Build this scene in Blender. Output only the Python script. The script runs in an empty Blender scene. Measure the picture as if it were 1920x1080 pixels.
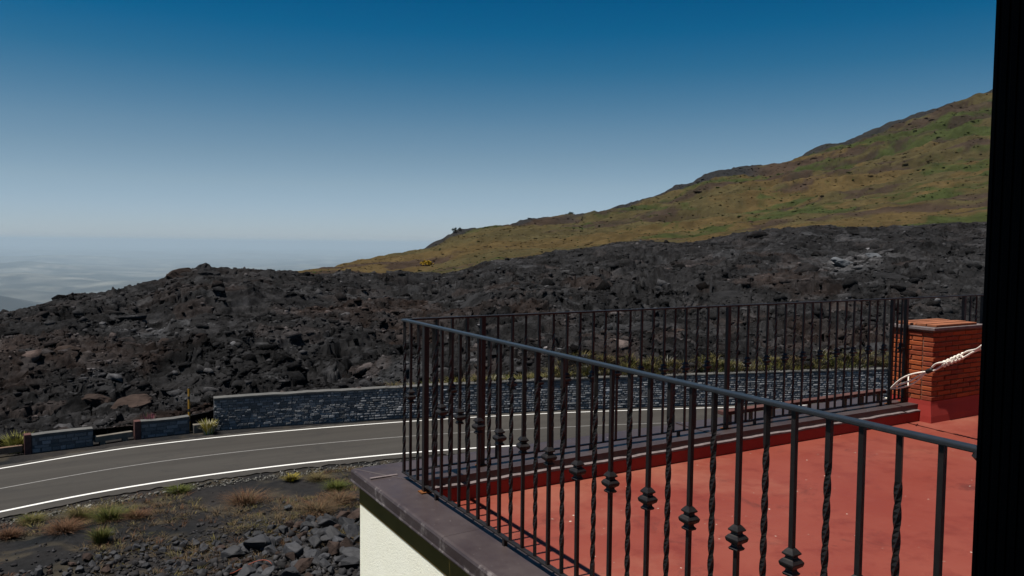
import bpy, bmesh, math, random
import numpy as np
from mathutils import Vector, Matrix

random.seed(7)
RNG = np.random.default_rng(11)
rad = math.radians
scene = bpy.context.scene
COL = scene.collection

# ------------------------------------------------------------------ camera
HEAD = 30.5                      # heading, degrees clockwise from +Y
cd = bpy.data.cameras.new("camera")
cam = bpy.data.objects.new("camera", cd)
COL.objects.link(cam)
cd.sensor_width = 36.0
cd.lens = 36.0 * 1483.0 / 1920.0
cd.clip_start = 0.05
cd.clip_end = 600000.0
cam.matrix_world = (Matrix.Translation((0, 0, 10.0)) @ Matrix.Rotation(rad(-HEAD), 4, 'Z')
                    @ Matrix.Rotation(rad(90) - math.atan(83 / 1483), 4, 'X')
                    @ Matrix.Rotation(math.atan(0.0104), 4, 'Z'))
scene.camera = cam

# ------------------------------------------------------------------ sky and sun
SUN_EL = rad(71)
SUN_AZ = math.atan2(-0.998, 0.05)
w = bpy.data.worlds.new("World")
scene.world = w
w.use_nodes = True
nt = w.node_tree
bg = nt.nodes["Background"]
sky = nt.nodes.new("ShaderNodeTexSky")
sky.sky_type = 'NISHITA'
sky.sun_disc = False
sky.sun_elevation = SUN_EL
sky.sun_rotation = SUN_AZ
sky.altitude = 1900
sky.air_density = 1.0
sky.dust_density = 0.6
sky.ozone_density = 3.0
# deep polarised blue above, pale grey blue towards the horizon; the unseen zenith is darkened to lower the ambient light
tcw = nt.nodes.new("ShaderNodeTexCoord"); sx = nt.nodes.new("ShaderNodeSeparateXYZ")
nt.links.new(tcw.outputs['Generated'], sx.inputs[0])
mr = nt.nodes.new("ShaderNodeMapRange"); mr.inputs['From Max'].default_value = 1.0
nt.links.new(sx.outputs['Z'], mr.inputs['Value'])
rw = nt.nodes.new("ShaderNodeValToRGB"); el = rw.color_ramp.elements
stops = [(0.0, (0.62, 0.69, 0.90)), (0.0378, (0.68, 0.715, 0.83)), (0.071, (0.70, 0.715, 0.73)), (0.1038, (0.62, 0.675, 0.66)), (0.1362, (0.515, 0.64, 0.63)),
         (0.1744, (0.325, 0.57, 0.60)), (0.2116, (0.14, 0.50, 0.58)), (0.2537, (0.026, 0.44, 0.58)), (0.2856, (0.006, 0.40, 0.57)), (1.0, (0.03, 0.22, 0.33))]
while len(el) < len(stops): el.new(0.5)
for k_, (p_, c_) in enumerate(stops):
    el[k_].position = p_; el[k_].color = (*c_, 1)
nt.links.new(mr.outputs[0], rw.inputs[0])
mw = nt.nodes.new("ShaderNodeMix"); mw.data_type = 'RGBA'; mw.blend_type = 'MULTIPLY'
mw.inputs[0].default_value = 1.0
nt.links.new(sky.outputs[0], mw.inputs[6]); nt.links.new(rw.outputs[0], mw.inputs[7])
nt.links.new(mw.outputs[2], bg.inputs[0])
bg.inputs[1].default_value = 0.071

sd = bpy.data.lights.new("sun", 'SUN')
sd.energy = 5.0
sd.angle = rad(0.53)
sd.color = (1.0, 0.955, 0.88)
sun = bpy.data.objects.new("sun", sd)
COL.objects.link(sun)
S = Vector((math.sin(SUN_AZ) * math.cos(SUN_EL), math.cos(SUN_AZ) * math.cos(SUN_EL), math.sin(SUN_EL)))
sun.rotation_euler = (-S).to_track_quat('-Z', 'Y').to_euler()
sun.location = S * 60

scene.view_settings.view_transform = 'Standard'
scene.view_settings.look = 'None'
scene.view_settings.exposure = 0.5
scene.view_settings.gamma = 1.0
scene.view_settings.use_curve_mapping = False
scene.cycles.use_denoising = True
scene.cycles.max_bounces = 6
scene.cycles.volume_bounces = 1


# ------------------------------------------------------------------ helpers
def tag(o, label=None, cat=None, group=None, kind=None):
    if label: o["label"] = label
    if cat: o["category"] = cat
    if group: o["group"] = group
    if kind: o["kind"] = kind
    return o


def mesh(name, verts, faces, mat=None, smooth=False, col=None):
    me = bpy.data.meshes.new(name)
    verts = np.asarray(verts, dtype=np.float32)
    if isinstance(faces, np.ndarray):
        n, k = faces.shape
        me.vertices.add(len(verts))
        me.vertices.foreach_set("co", verts.ravel())
        me.loops.add(n * k)
        me.loops.foreach_set("vertex_index", faces.astype(np.int32).ravel())
        me.polygons.add(n)
        me.polygons.foreach_set("loop_start", np.arange(0, n * k, k, dtype=np.int32))
        me.polygons.foreach_set("loop_total", np.full(n, k, dtype=np.int32))
        me.update(calc_edges=True)
        me.validate()
    else:
        me.from_pydata([tuple(map(float, v)) for v in verts], [], faces)
        me.update()
    if smooth:
        me.polygons.foreach_set("use_smooth", np.ones(len(me.polygons), dtype=bool))
    if col is not None:
        a = me.color_attributes.new("Col", 'FLOAT_COLOR', 'POINT')
        c = np.ones((len(verts), 4), dtype=np.float32)
        c[:, :3] = col
        a.data.foreach_set("color", c.ravel())
    if mat: me.materials.append(mat)
    return me


def obj(name, me, parent=None, loc=(0, 0, 0), rot=(0, 0, 0), scale=(1, 1, 1)):
    o = bpy.data.objects.new(name, me)
    COL.objects.link(o)
    o.location = loc
    o.rotation_euler = rot
    o.scale = scale
    if parent: o.parent = parent
    return o


def empty(name, loc=(0, 0, 0), rz=0.0):
    o = bpy.data.objects.new(name, None)
    COL.objects.link(o)
    o.location = loc
    o.rotation_euler = (0, 0, rz)
    o.empty_display_size = 0.2
    return o


BOXF = [(0, 3, 2, 1), (4, 5, 6, 7), (0, 1, 5, 4), (1, 2, 6, 5), (2, 3, 7, 6), (3, 0, 4, 7)]


def box_v(x0, x1, y0, y1, z0, z1):
    return [(x0, y0, z0), (x1, y0, z0), (x1, y1, z0), (x0, y1, z0), (x0, y0, z1), (x1, y0, z1), (x1, y1, z1), (x0, y1, z1)]


def boxes(name, lst, mat, parent=None, bevel=0.0):
    bm = bmesh.new()
    for b in lst:
        vs = [bm.verts.new(v) for v in box_v(*b)]
        for f in BOXF: bm.faces.new([vs[i] for i in f])
    if bevel:
        bmesh.ops.bevel(bm, geom=bm.edges[:], offset=bevel, segments=2, affect='EDGES', profile=0.6)
    me = bpy.data.meshes.new(name)
    bm.to_mesh(me); bm.free()
    me.materials.append(mat)
    return obj(name, me, parent)


def tube(path, r, n=8, closed=True):
    """round tube along a list of points -> verts, faces"""
    P = [Vector(p) for p in path]
    V, F = [], []
    rr = r if hasattr(r, '__len__') else [r] * len(P)
    for i, p in enumerate(P):
        t = (P[min(i + 1, len(P) - 1)] - P[max(i - 1, 0)]).normalized()
        a = Vector((0, 0, 1)) if abs(t.z) < 0.9 else Vector((1, 0, 0))
        u = t.cross(a).normalized(); v = t.cross(u)
        for k in range(n):
            q = 2 * math.pi * k / n
            V.append(p + (u * math.cos(q) + v * math.sin(q)) * rr[i])
    for i in range(len(P) - 1):
        for k in range(n):
            F.append((i * n + k, i * n + (k + 1) % n, (i + 1) * n + (k + 1) % n, (i + 1) * n + k))
    if closed:
        F.append(tuple(range(n))[::-1]); F.append(tuple((len(P) - 1) * n + k for k in range(n)))
    return V, F


# ---- vectorised noise
def _h(i, j, s):
    n = (i.astype(np.int64) * 374761393 + j.astype(np.int64) * 668265263 + s * 974711) & 0xFFFFFFFF
    n = ((n ^ (n >> 13)) * 1274126177) & 0xFFFFFFFF
    n = ((n ^ (n >> 16)) * 2246822519) & 0xFFFFFFFF
    return ((n ^ (n >> 15)) & 0xFFFFFF) / float(0xFFFFFF)


def vnoise(x, y, s=0):
    i = np.floor(x); j = np.floor(y)
    fx = x - i; fy = y - j
    fx = fx * fx * fx * (fx * (fx * 6 - 15) + 10); fy = fy * fy * fy * (fy * (fy * 6 - 15) + 10)
    a = _h(i, j, s); b = _h(i + 1, j, s); c = _h(i, j + 1, s); d = _h(i + 1, j + 1, s)
    return (a + (b - a) * fx) * (1 - fy) + (c + (d - c) * fx) * fy


def fbm(x, y, s=0, oct=4, gain=0.5):
    t = 0; amp = 1; tot = 0
    for o in range(oct):
        t = t + amp * vnoise(x * 2 ** o + 17.3 * o, y * 2 ** o - 9.1 * o, s + o); tot += amp; amp *= gain
    return t / tot


def blocks(x, y, s=0):
    """cellular blocks: tilted flat top per cell. returns height in about -1..1, crack distance, cell random"""
    i0 = np.floor(x); j0 = np.floor(y)
    f1 = np.full(x.shape, 9.0); f2 = np.full(x.shape, 9.0)
    h = np.zeros(x.shape); cid = np.zeros(x.shape)
    for di in (-1, 0, 1):
        for dj in (-1, 0, 1):
            i = i0 + di; j = j0 + dj
            px = i + _h(i, j, s); py = j + _h(i, j, s + 1)
            dx = x - px; dy = y - py
            d = np.sqrt(dx * dx + dy * dy)
            hh = (_h(i, j, s + 2) * 2 - 1) + (_h(i, j, s + 3) * 2 - 1) * 1.3 * dx + (_h(i, j, s + 4) * 2 - 1) * 1.3 * dy
            new = d < f1
            f2 = np.where(new, f1, np.minimum(f2, d))
            h = np.where(new, hh, h); cid = np.where(new, _h(i, j, s + 5), cid)
            f1 = np.where(new, d, f1)
    return h, f2 - f1, cid


def sstep(a, b, x):
    t = np.clip((x - a) / (b - a), 0, 1)
    return t * t * (3 - 2 * t)


# ---- materials
class NT:
    def __init__(self, name):
        self.m = bpy.data.materials.new(name); self.m.use_nodes = True
        self.t = self.m.node_tree; self.b = self.t.nodes["Principled BSDF"]

    def n(self, typ, **kw):
        nd = self.t.nodes.new(typ)
        for k, v in kw.items():
            if k.startswith('i_'):
                nd.inputs[k[2:].replace('_', ' ')].default_value = v
            else:
                setattr(nd, k, v)
        return nd

    def l(self, a, b): self.t.links.new(a, b)

    def noise(self, scale, detail=5, rough=0.6, coord=None, dist=0.0):
        nd = self.n('ShaderNodeTexNoise')
        nd.inputs['Scale'].default_value = scale; nd.inputs['Detail'].default_value = detail
        nd.inputs['Roughness'].default_value = rough; nd.inputs['Distortion'].default_value = dist
        if coord is not None: self.l(coord, nd.inputs['Vector'])
        return nd.outputs['Fac']

    def ramp(self, fac, stops):
        r = self.n('ShaderNodeValToRGB')
        e = r.color_ramp.elements
        while len(e) < len(stops): e.new(0.5)
        for k, (p, c) in enumerate(stops):
            e[k].position = p
            e[k].color = (c, c, c, 1) if not hasattr(c, '__len__') else (*c, 1)
        self.l(fac, r.inputs[0])
        return r.outputs[0]

    def mixc(self, a, b, fac, mode='MIX'):
        m = self.n('ShaderNodeMix', data_type='RGBA', blend_type=mode)
        fa = m.inputs[0]; A = m.inputs[6]; B = m.inputs[7]
        for sock, v in ((fa, fac), (A, a), (B, b)):
            if isinstance(v, bpy.types.NodeSocket): self.l(v, sock)
            elif hasattr(v, '__len__'): sock.default_value = (*v, 1)
            else: sock.default_value = v
        return m.outputs[2]

    def pos(self): return self.n('ShaderNodeNewGeometry').outputs['Position']
    def oco(self): return self.n('ShaderNodeTexCoord').outputs['Object']
    def rnd(self): return self.n('ShaderNodeObjectInfo').outputs['Random']
    def attr(self): return self.n('ShaderNodeAttribute', attribute_name="Col").outputs['Color']

    def bump(self, h, strength=0.5, dist=0.02):
        b = self.n('ShaderNodeBump')
        b.inputs['Strength'].default_value = strength; b.inputs['Distance'].default_value = dist
        self.l(h, b.inputs['Height']); self.l(b.outputs[0], self.b.inputs['Normal'])

    def out(self, col, rough=0.8, spec=0.3, metal=0.0):
        if isinstance(col, bpy.types.NodeSocket): self.l(col, self.b.inputs['Base Color'])
        else: self.b.inputs['Base Color'].default_value = (*col, 1)
        if isinstance(rough, bpy.types.NodeSocket): self.l(rough, self.b.inputs['Roughness'])
        else: self.b.inputs['Roughness'].default_value = rough
        self.b.inputs['Specular IOR Level'].default_value = spec
        self.b.inputs['Metallic'].default_value = metal
        return self.m


def rough_mat(name, c, var=0.35, scale=8, rough=0.85, spec=0.2, bump=0.4, bdist=0.01, obj_rand=False, metal=0.0):
    t = NT(name)
    co = t.oco()
    f = t.noise(scale, 6, 0.65, co)
    v = t.ramp(f, [(0.25, 1 - var), (0.75, 1 + var)])
    col = t.mixc(tuple(c), v, 1.0, 'MULTIPLY')
    if obj_rand:
        r = t.ramp(t.rnd(), [(0.0, 0.55), (0.85, 1.2), (1.0, 1.55)])
        col = t.mixc(col, r, 1.0, 'MULTIPLY')
    if bump: t.bump(t.noise(scale * 6, 4, 0.7, co), bump, bdist)
    return t.out(col, rough, spec, metal)


def attr_mat(name, scale=2.0, var=0.4, rough=0.9, spec=0.15, bump=0.6, bdist=0.05, trans=0.0):
    t = NT(name)
    p = t.pos()
    f = t.noise(scale, 8, 0.7, p)
    v = t.ramp(f, [(0.3, 1 - var), (0.7, 1 + var)])
    col = t.mixc(t.attr(), v, 1.0, 'MULTIPLY')
    if bump: t.bump(t.noise(scale * 2.5, 6, 0.75, p), bump, bdist)
    return t.out(col, rough, spec)


M = {}
M['lava'] = attr_mat('lava', 3.0, 0.55, 0.95, 0.04, 1.0, 0.10)
M['hill'] = attr_mat('hill_grass', 0.35, 0.30, 0.95, 0.05, 0.6, 0.5)
M['plain'] = attr_mat('plain', 0.0007, 0.75, 0.95, 0.05, 0)
M['ash'] = attr_mat('volcanic_ash', 5.0, 0.35, 0.95, 0.1, 0.8, 0.03)
M['plant'] = attr_mat('plant', 20.0, 0.25, 0.8, 0.1, 0)
M['boulder'] = rough_mat('basalt_boulder', (0.026, 0.026, 0.029), 0.45, 3.0, 0.75, 0.3, 0.5, 0.02, True)
M['boulder_brown'] = rough_mat('scoria_boulder', (0.034, 0.023, 0.019), 0.45, 2.0, 0.9, 0.15, 0.7, 0.05, True)
M['slab'] = rough_mat('lava_slab', (0.0175, 0.0172, 0.0182), 0.5, 2.5, 0.92, 0.06, 1.0, 0.12)
M['slab_pale'] = rough_mat('pale_slab', (0.085, 0.09, 0.098), 0.55, 2.5, 0.9, 0.1, 1.0, 0.12)
M['wall_stone'] = rough_mat('wall_stone', (0.145, 0.148, 0.156), 0.4, 6.0, 0.9, 0.2, 0.5, 0.02, True)
M['wall_stone_rest'] = attr_mat('wall_stone_rest', 3.0, 0.3, 0.9, 0.2, 0.5, 0.02)
M['coping_strip'] = rough_mat('olive_coping_strip', (0.17, 0.115, 0.032), 0.2, 3.0, 0.9, 0.1, 0.3, 0.003)  # olive tone of the strip below the coping
M['mortar'] = rough_mat('mortar', (0.075, 0.077, 0.082), 0.3, 4.0, 0.95, 0.1, 0.5, 0.02)
M['wall_cap'] = rough_mat('wall_cap', (0.085, 0.083, 0.08), 0.3, 2.0, 0.9, 0.2, 0.5, 0.02)
M['concrete'] = rough_mat('concrete', (0.11, 0.098, 0.082), 0.35, 2.0, 0.9, 0.2, 0.4, 0.02)
M['timber'] = rough_mat('timber', (0.13, 0.085, 0.06), 0.4, 3.0, 0.85, 0.2, 0.4, 0.01)
M['red_end'] = rough_mat('red_end', (0.07, 0.032, 0.028), 0.4, 5.0, 0.85, 0.2, 0.3, 0.01)
M['yellow'] = rough_mat('yellow_paint', (0.30, 0.16, 0.02), 0.25, 8.0, 0.6, 0.3, 0.1, 0.005)
M['black_paint'] = rough_mat('black_paint', (0.015, 0.015, 0.016), 0.25, 8.0, 0.6, 0.3, 0.1, 0.005)
t = NT('railing_iron'); p = t.pos()
c = t.mixc((0.0075, 0.0066, 0.0068), (0.013, 0.010, 0.0098), t.ramp(t.noise(25, 6, 0.7, p), [(0.35, 0.0), (0.7, 1.0)]))
c = t.mixc(c, (0.07, 0.026, 0.010), t.ramp(t.noise(7, 8, 0.8, p), [(0.66, 0.0), (0.78, 0.7)]))
t.bump(t.noise(140, 4, 0.7, p), 0.3, 0.001)
M['iron'] = t.out(c, t.ramp(t.noise(18, 4, 0.6, p), [(0.3, 0.36), (0.7, 0.6)]), 0.35)
M['rust'] = rough_mat('rust', (0.12, 0.045, 0.015), 0.5, 40.0, 0.9, 0.1, 0.4, 0.002)
M['rail_top'] = rough_mat('rail_top_iron', (0.014, 0.015, 0.017), 0.3, 30.0, 0.36, 0.75, 0.2, 0.001)
M['frame'] = rough_mat('window_frame_black', (0.0035, 0.0035, 0.004), 0.2, 30.0, 0.6, 0.08, 0.0)
M['rope'] = rough_mat('white_rope', (0.72, 0.66, 0.58), 0.25, 60.0, 0.9, 0.1, 0.8, 0.004)
M['tape'] = rough_mat('black_tape', (0.01, 0.01, 0.01), 0.2, 30.0, 0.6, 0.3, 0)
M['hose'] = rough_mat('orange_hose', (0.22, 0.045, 0.02), 0.2, 10.0, 0.6, 0.3, 0)
M['room'] = rough_mat('room_plaster', (0.35, 0.33, 0.3), 0.1, 4.0, 0.9, 0.1, 0.1, 0.002)

# cream stucco
t = NT('cream_stucco'); p = t.pos()
c = t.mixc((0.93, 0.91, 0.77), (0.86, 0.83, 0.67), t.ramp(t.noise(1.3, 6, 0.7, p), [(0.4, 0.0), (0.75, 1.0)]))
c = t.mixc(c, (0.62, 0.58, 0.44), t.ramp(t.noise(38, 2, 0.5, p), [(0.64, 0.0), (0.74, 0.5)]))
t.bump(t.noise(90, 4, 0.7, p), 0.5, 0.006)
M['stucco'] = t.out(c, 0.95, 0.1)
# red terrace paint
t = NT('red_terrace_paint'); p = t.pos()
c = t.mixc((0.168, 0.033, 0.021), (0.190, 0.046, 0.030), t.ramp(t.noise(1.1, 6, 0.65, p, 0.4), [(0.35, 0.0), (0.65, 1.0)]))
c = t.mixc(c, (0.118, 0.019, 0.013), t.ramp(t.noise(3.2, 7, 0.7, p), [(0.52, 0.0), (0.7, 0.75)]))
c = t.mixc(c, (0.255, 0.100, 0.066), t.ramp(t.noise(0.55, 6, 0.7, p), [(0.52, 0.0), (0.70, 0.75)]))
c = t.mixc(c, (0.075, 0.020, 0.015), t.ramp(t.noise(1.7, 9, 0.8, p, 1.5), [(0.56, 0.0), (0.66, 0.6)]))
c = t.mixc(c, (0.5, 0.42, 0.35), t.ramp(t.noise(26, 2, 0.4, p), [(0.74, 0.0), (0.78, 0.8)]))
t.bump(t.noise(60, 5, 0.7, p), 0.3, 0.004)
M['red_floor'] = t.out(c, t.ramp(t.noise(2.0, 4, 0.6, p), [(0.3, 0.38), (0.7, 0.6)]), 0.30)
M['red_upstand'] = rough_mat('red_upstand', (0.24, 0.022, 0.016), 0.2, 2.0, 0.7, 0.3, 0.3, 0.004)
# brown metal flashing
t = NT('brown_flashing'); p = t.pos()
c = t.mixc((0.031, 0.021, 0.0215), (0.046, 0.034, 0.034), t.ramp(t.noise(2.3, 7, 0.7, p), [(0.4, 0.0), (0.65, 1.0)]))
c = t.mixc(c, (0.42, 0.38, 0.36), t.ramp(t.noise(30, 6, 0.75, p, 1.0), [(0.66, 0.0), (0.72, 0.8)]))
t.bump(t.noise(6, 5, 0.6, p), 0.12, 0.01)
sxf = t.n('ShaderNodeSeparateXYZ'); t.l(p, sxf.inputs[0])
mrf = t.n('ShaderNodeMapRange'); mrf.inputs[1].default_value = 1.738; mrf.inputs[2].default_value = 1.722; t.l(sxf.outputs['X'], mrf.inputs[0])
mmf = t.n('ShaderNodeMath', operation='MULTIPLY'); t.l(mrf.outputs[0], mmf.inputs[0]); t.l(t.ramp(t.noise(9, 7, 0.75, p), [(0.53, 0.0), (0.66, 0.7)]), mmf.inputs[1])
c = t.mixc(c, (0.20, 0.175, 0.17), mmf.outputs[0])
M['flashing'] = t.out(c, t.ramp(t.noise(5, 5, 0.7, p), [(0.3, 0.35), (0.7, 0.6)]), 0.5)
M['sealant'] = rough_mat('grey_sealant', (0.13, 0.105, 0.105), 0.35, 20.0, 0.8, 0.3, 0.6, 0.005)
# bricks
t = NT('brick'); co = t.oco()
c = t.mixc((0.31, 0.075, 0.024), (0.17, 0.036, 0.020), t.rnd())
c = t.mixc(c, (0.30, 0.13, 0.065), t.ramp(t.noise(14, 6, 0.7, co), [(0.52, 0.0), (0.75, 0.7)]))
t.bump(t.noise(70, 4, 0.7, co), 0.5, 0.004)
M['brick'] = t.out(c, 0.9, 0.15)
M['brick_mortar'] = rough_mat('brick_mortar', (0.19, 0.10, 0.068), 0.35, 20.0, 0.95, 0.1, 0.5, 0.004)
M['terracotta'] = rough_mat('terracotta_tile', (0.27, 0.10, 0.05), 0.3, 9.0, 0.85, 0.2, 0.3, 0.004, True)
# asphalt
t = NT('asphalt'); p = t.pos()
mp = t.n('ShaderNodeMapping'); mp.inputs['Rotation'].default_value = (0, 0, rad(8)); mp.inputs['Scale'].default_value = (0.06, 1.1, 1.0); t.l(p, mp.inputs['Vector'])
c = t.mixc((0.0325, 0.0293, 0.0260), (0.0425, 0.0385, 0.034), t.ramp(t.noise(1.0, 5, 0.65, mp.outputs[0]), [(0.35, 0.0), (0.65, 1.0)]))
c = t.mixc(c, (0.027, 0.025, 0.0235), t.ramp(t.noise(0.5, 7, 0.75, p, 0.8), [(0.52, 0.0), (0.66, 0.7)]))
c = t.mixc(c, (0.055, 0.052, 0.048), t.ramp(t.noise(9, 7, 0.8, p), [(0.58, 0.0), (0.75, 0.6)]))
t.bump(t.noise(40, 4, 0.7, p), 0.5, 0.01)
M['asphalt'] = t.out(c, 0.88, 0.2)


def paint(name, c, wear):
    t = NT(name); p = t.pos()
    cc = t.mixc(c, (0.10, 0.095, 0.09), t.ramp(t.noise(6, 7, 0.8, p), [(0.62 - wear, 0.0), (0.72 - wear * 0.5, 0.9)]))
    return t.out(cc, 0.8, 0.2)


M['white_line'] = paint('white_line', (0.60, 0.59, 0.57), 0.03)
M['faded_line'] = paint('faded_line', (0.17, 0.165, 0.16), 0.10)

# ------------------------------------------------------------------ road (centre-line data in world metres)
FAR_L = [(-60, 20.0), (-30, 33.0), (-10, 38.6), (-1.91, 40.35), (0.52, 41.15), (3.45, 41.75), (7.11, 41.8), (10.28, 41.6), (13.61, 41.2), (17.04, 40.65), (21.38, 39.78), (26.13, 38.5), (32.42, 36.4), (41.0, 33.2), (47.5, 30.8), (70, 22), (120, 0)]
NEAR_L = [(-56, 14.6), (-28, 27.2), (-9, 32.2), (-1.64, 33.85), (0.05, 34.5), (2.87, 35.0), (6.0, 35.2), (9.61, 35.1), (14.46, 34.5), (18.12, 33.7), (21.52, 32.7), (27, 31.0), (33, 28.6), (41, 25.6), (47, 23.2), (68, 15.2), (116, -6.5)]


def spline(pts, n=220):
    p = np.array(pts, float)
    d = np.r_[0, np.cumsum(np.hypot(*np.diff(p, axis=0).T))]
    s = np.linspace(0, d[-1], n)
    q = np.c_[np.interp(s, d, p[:, 0]), np.interp(s, d, p[:, 1])]
    for _ in range(6):
        q[1:-1] = (q[:-2] + 2 * q[1:-1] + q[2:]) / 4
    return q


QF = spline(FAR_L, 260); QN = spline(NEAR_L, 260)


def off(q, dist):
    """offset a polyline sideways (positive = to its left when walking along it)"""
    t = np.gradient(q, axis=0); t /= np.linalg.norm(t, axis=1)[:, None]
    return q + np.c_[-t[:, 1], t[:, 0]] * dist


def ribbon(name, a, b, z, mat, parent=None, wob=0.0, seed=0):
    n = len(a)
    if wob:
        k = np.arange(n)
        a = a + (fbm(k * 0.35, k * 0.0 + 3.3, seed, 4)[:, None] - 0.5) * wob * np.array([0.3, 1.0])
        b = b + (fbm(k * 0.35, k * 0.0 + 8.3, seed + 9, 4)[:, None] - 0.5) * wob * np.array([0.3, 1.0])
    V = np.zeros((2 * n, 3)); V[:n, :2] = a; V[n:, :2] = b; V[:, 2] = z
    i = np.arange(n - 1)
    F = np.c_[i + n, i + 1 + n, i + 1, i]
    # wind upwards
    e1 = V[i[0] + 1] - V[i[0]]; e2 = V[i[0] + n] - V[i[0]]
    if e1[0] * e2[1] - e1[1] * e2[0] > 0: F = F[:, ::-1]
    return obj(name, mesh(name, V, F, mat), parent)


def dense(q, k=6):
    n = len(q); s = np.linspace(0, n - 1, n * k)
    return np.c_[np.interp(s, np.arange(n), q[:, 0]), np.interp(s, np.arange(n), q[:, 1])]


DF, DN = dense(QF), dense(QN)
road = ribbon('road', off(DF, 0.55), off(DN, -0.75), 0.020, M['asphalt'], wob=0.5, seed=3)
tag(road, kind='structure')
ribbon('edge_line', off(DF, 0.06), off(DF, -0.07), 0.026, M['white_line'], road)
ribbon('edge_line', off(DN, 0.09), off(DN, -0.08), 0.026, M['white_line'], road)
mid = DF * 0.49 + DN * 0.51
ribbon('centre_line', off(mid, 0.05), off(mid, -0.05), 0.026, M['faded_line'], road)


def near_road(x, y):
    """signed helper: distance below the near line (positive = towards the building)"""
    return np.interp(x, QN[:, 0], QN[:, 1]) - y


def far_road(x, y):
    return y - np.interp(x, QF[:, 0], QF[:, 1])


# ------------------------------------------------------------------ near ground: volcanic ash
def ash_height(x, y):
    b = near_road(x, y)
    z = (fbm(x * 0.25, y * 0.25, 20, 4) - 0.5) * 0.5 + (fbm(x * 1.6, y * 1.6, 30, 4) - 0.5) * 0.16
    k = sstep(1.0, 3.5, b)
    z = z * k
    # low heap under the boulder pile beside the house
    pile = np.exp(-(((x - 7.0) / 3.4) ** 2 + ((y - 21.0) / 5.5) ** 2))
    z = z + 0.35 * pile * k
    z = z - 0.10 * sstep(0.85, 1.3, b) * (1 - k)
    z = np.where(b < 0.9, -0.03, z)
    return z


xs = np.r_[np.linspace(-60, -8, 60), np.linspace(-7.8, 16, 200), np.linspace(16.3, 120, 120)]
ys = np.r_[np.linspace(-70, 8, 50), np.linspace(8.3, 36, 230), np.linspace(36.5, 60, 60)]
GX, GY = np.meshgrid(xs, ys)
GZ = ash_height(GX, GY)
GC = np.zeros(GX.shape + (3,))
f = fbm(GX * 0.35, GY * 0.35, 44, 5)[..., None]
f2 = fbm(GX * 0.9, GY * 1.4, 54, 5)[..., None]
GC[:] = np.array([0.016, 0.0152, 0.0155])
GC += (f - 0.5) * np.array([0.022, 0.016, 0.012])
GC += sstep(0.52, 0.72, f2) * np.array([0.022, 0.017, 0.009])
b = near_road(GX, GY)[..., None]
GC = np.clip(GC * 0.85, 0.006, 1)
nx, ny = len(xs), len(ys)
idx = np.arange(nx * ny).reshape(ny, nx)
GF = np.stack([idx[:-1, :-1], idx[:-1, 1:], idx[1:, 1:], idx[1:, :-1]], -1).reshape(-1, 4)
ground = obj('ground', mesh('ground', np.stack([GX, GY, GZ], -1).reshape(-1, 3), GF, M['ash'], False, GC.reshape(-1, 3)))
tag(ground, kind='structure')

# ------------------------------------------------------------------ lava field
def T(lst): return np.array(lst, float)


LAVA = T([(-6.42, -0.089), (-2.5, -0.0771), (-0.82, -0.0706), (1.22, -0.058), (3.02, -0.0575), (6.47, -0.0541), (7.06, -0.048), (8.95, -0.0408), (10.81, -0.0447), (13.24, -0.043), (15.75, -0.043), (20.54, -0.0423), (25.48, -0.0398), (27.78, -0.0294), (29.32, -0.019), (34.33, -0.008), (39.64, 0.0063), (43.36, 0.0056), (47.65, 0.0159), (50.41, 0.0218), (53.74, 0.022), (57.52, 0.0245), (61.49, 0.0266), (64.1, 0.0275), (70.27, 0.0283)])
HILL = T([(8.5, -0.07), (12.54, -0.0532), (15.39, -0.0417), (18.31, -0.0305), (20.54, -0.0223), (22.8, -0.0127), (24.32, -0.0031), (26.23, 0.0086), (29.3, 0.0213), (34.29, 0.0342), (37.34, 0.0419), (40.33, 0.0579), (43.26, 0.0754), (44.7, 0.0875), (48.23, 0.0961), (50.27, 0.1085), (52.26, 0.1191), (54.82, 0.1343), (56.68, 0.1433), (59.05, 0.1581), (61.49, 0.1689), (63.76, 0.179), (69.82, 0.2049), (76, 0.23)])
WALLD = T([(-16.5, 42.24), (-6.66, 43.09), (-1.2, 43.3), (4.86, 43.66), (9.73, 44.03), (13.85, 44.19), (18.25, 44.38), (22.74, 44.89), (28.26, 45.73), (34.17, 47.13), (41.75, 49.33), (50.76, 53.27), (56.36, 56.86), (66.17, 65.59), (74, 76)])
CREST = T([(-10, 82), (9, 95), (16, 104), (25, 118), (34, 138), (50, 150), (62, 150), (74, 160)])
WALLH = lambda ph: np.where(ph < 9.4, 0.25, np.interp(ph, [9.4, 20, 50], [1.55, 1.75, 2.0]))


def lava_base(ph, d):
    d0 = np.interp(ph, WALLD[:, 0], WALLD[:, 1]) + 0.6
    dc = np.interp(ph, CREST[:, 0], CREST[:, 1])
    zc = 10 + np.interp(ph, LAVA[:, 0], LAVA[:, 1]) * dc
    z0 = np.interp(ph, [-10, 6, 9.3, 12, 20, 50], [0.55, 0.55, 0.9, 1.6, 1.7, 1.9])
    s = (d - d0) / (dc - d0)
    z = np.where(s < 1, z0 + (zc - z0) * np.clip(s, 0, 1) ** 0.9, zc - (s - 1) * 9 - (s - 1) ** 2 * 25)
    return z, s, d0, dc


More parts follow.
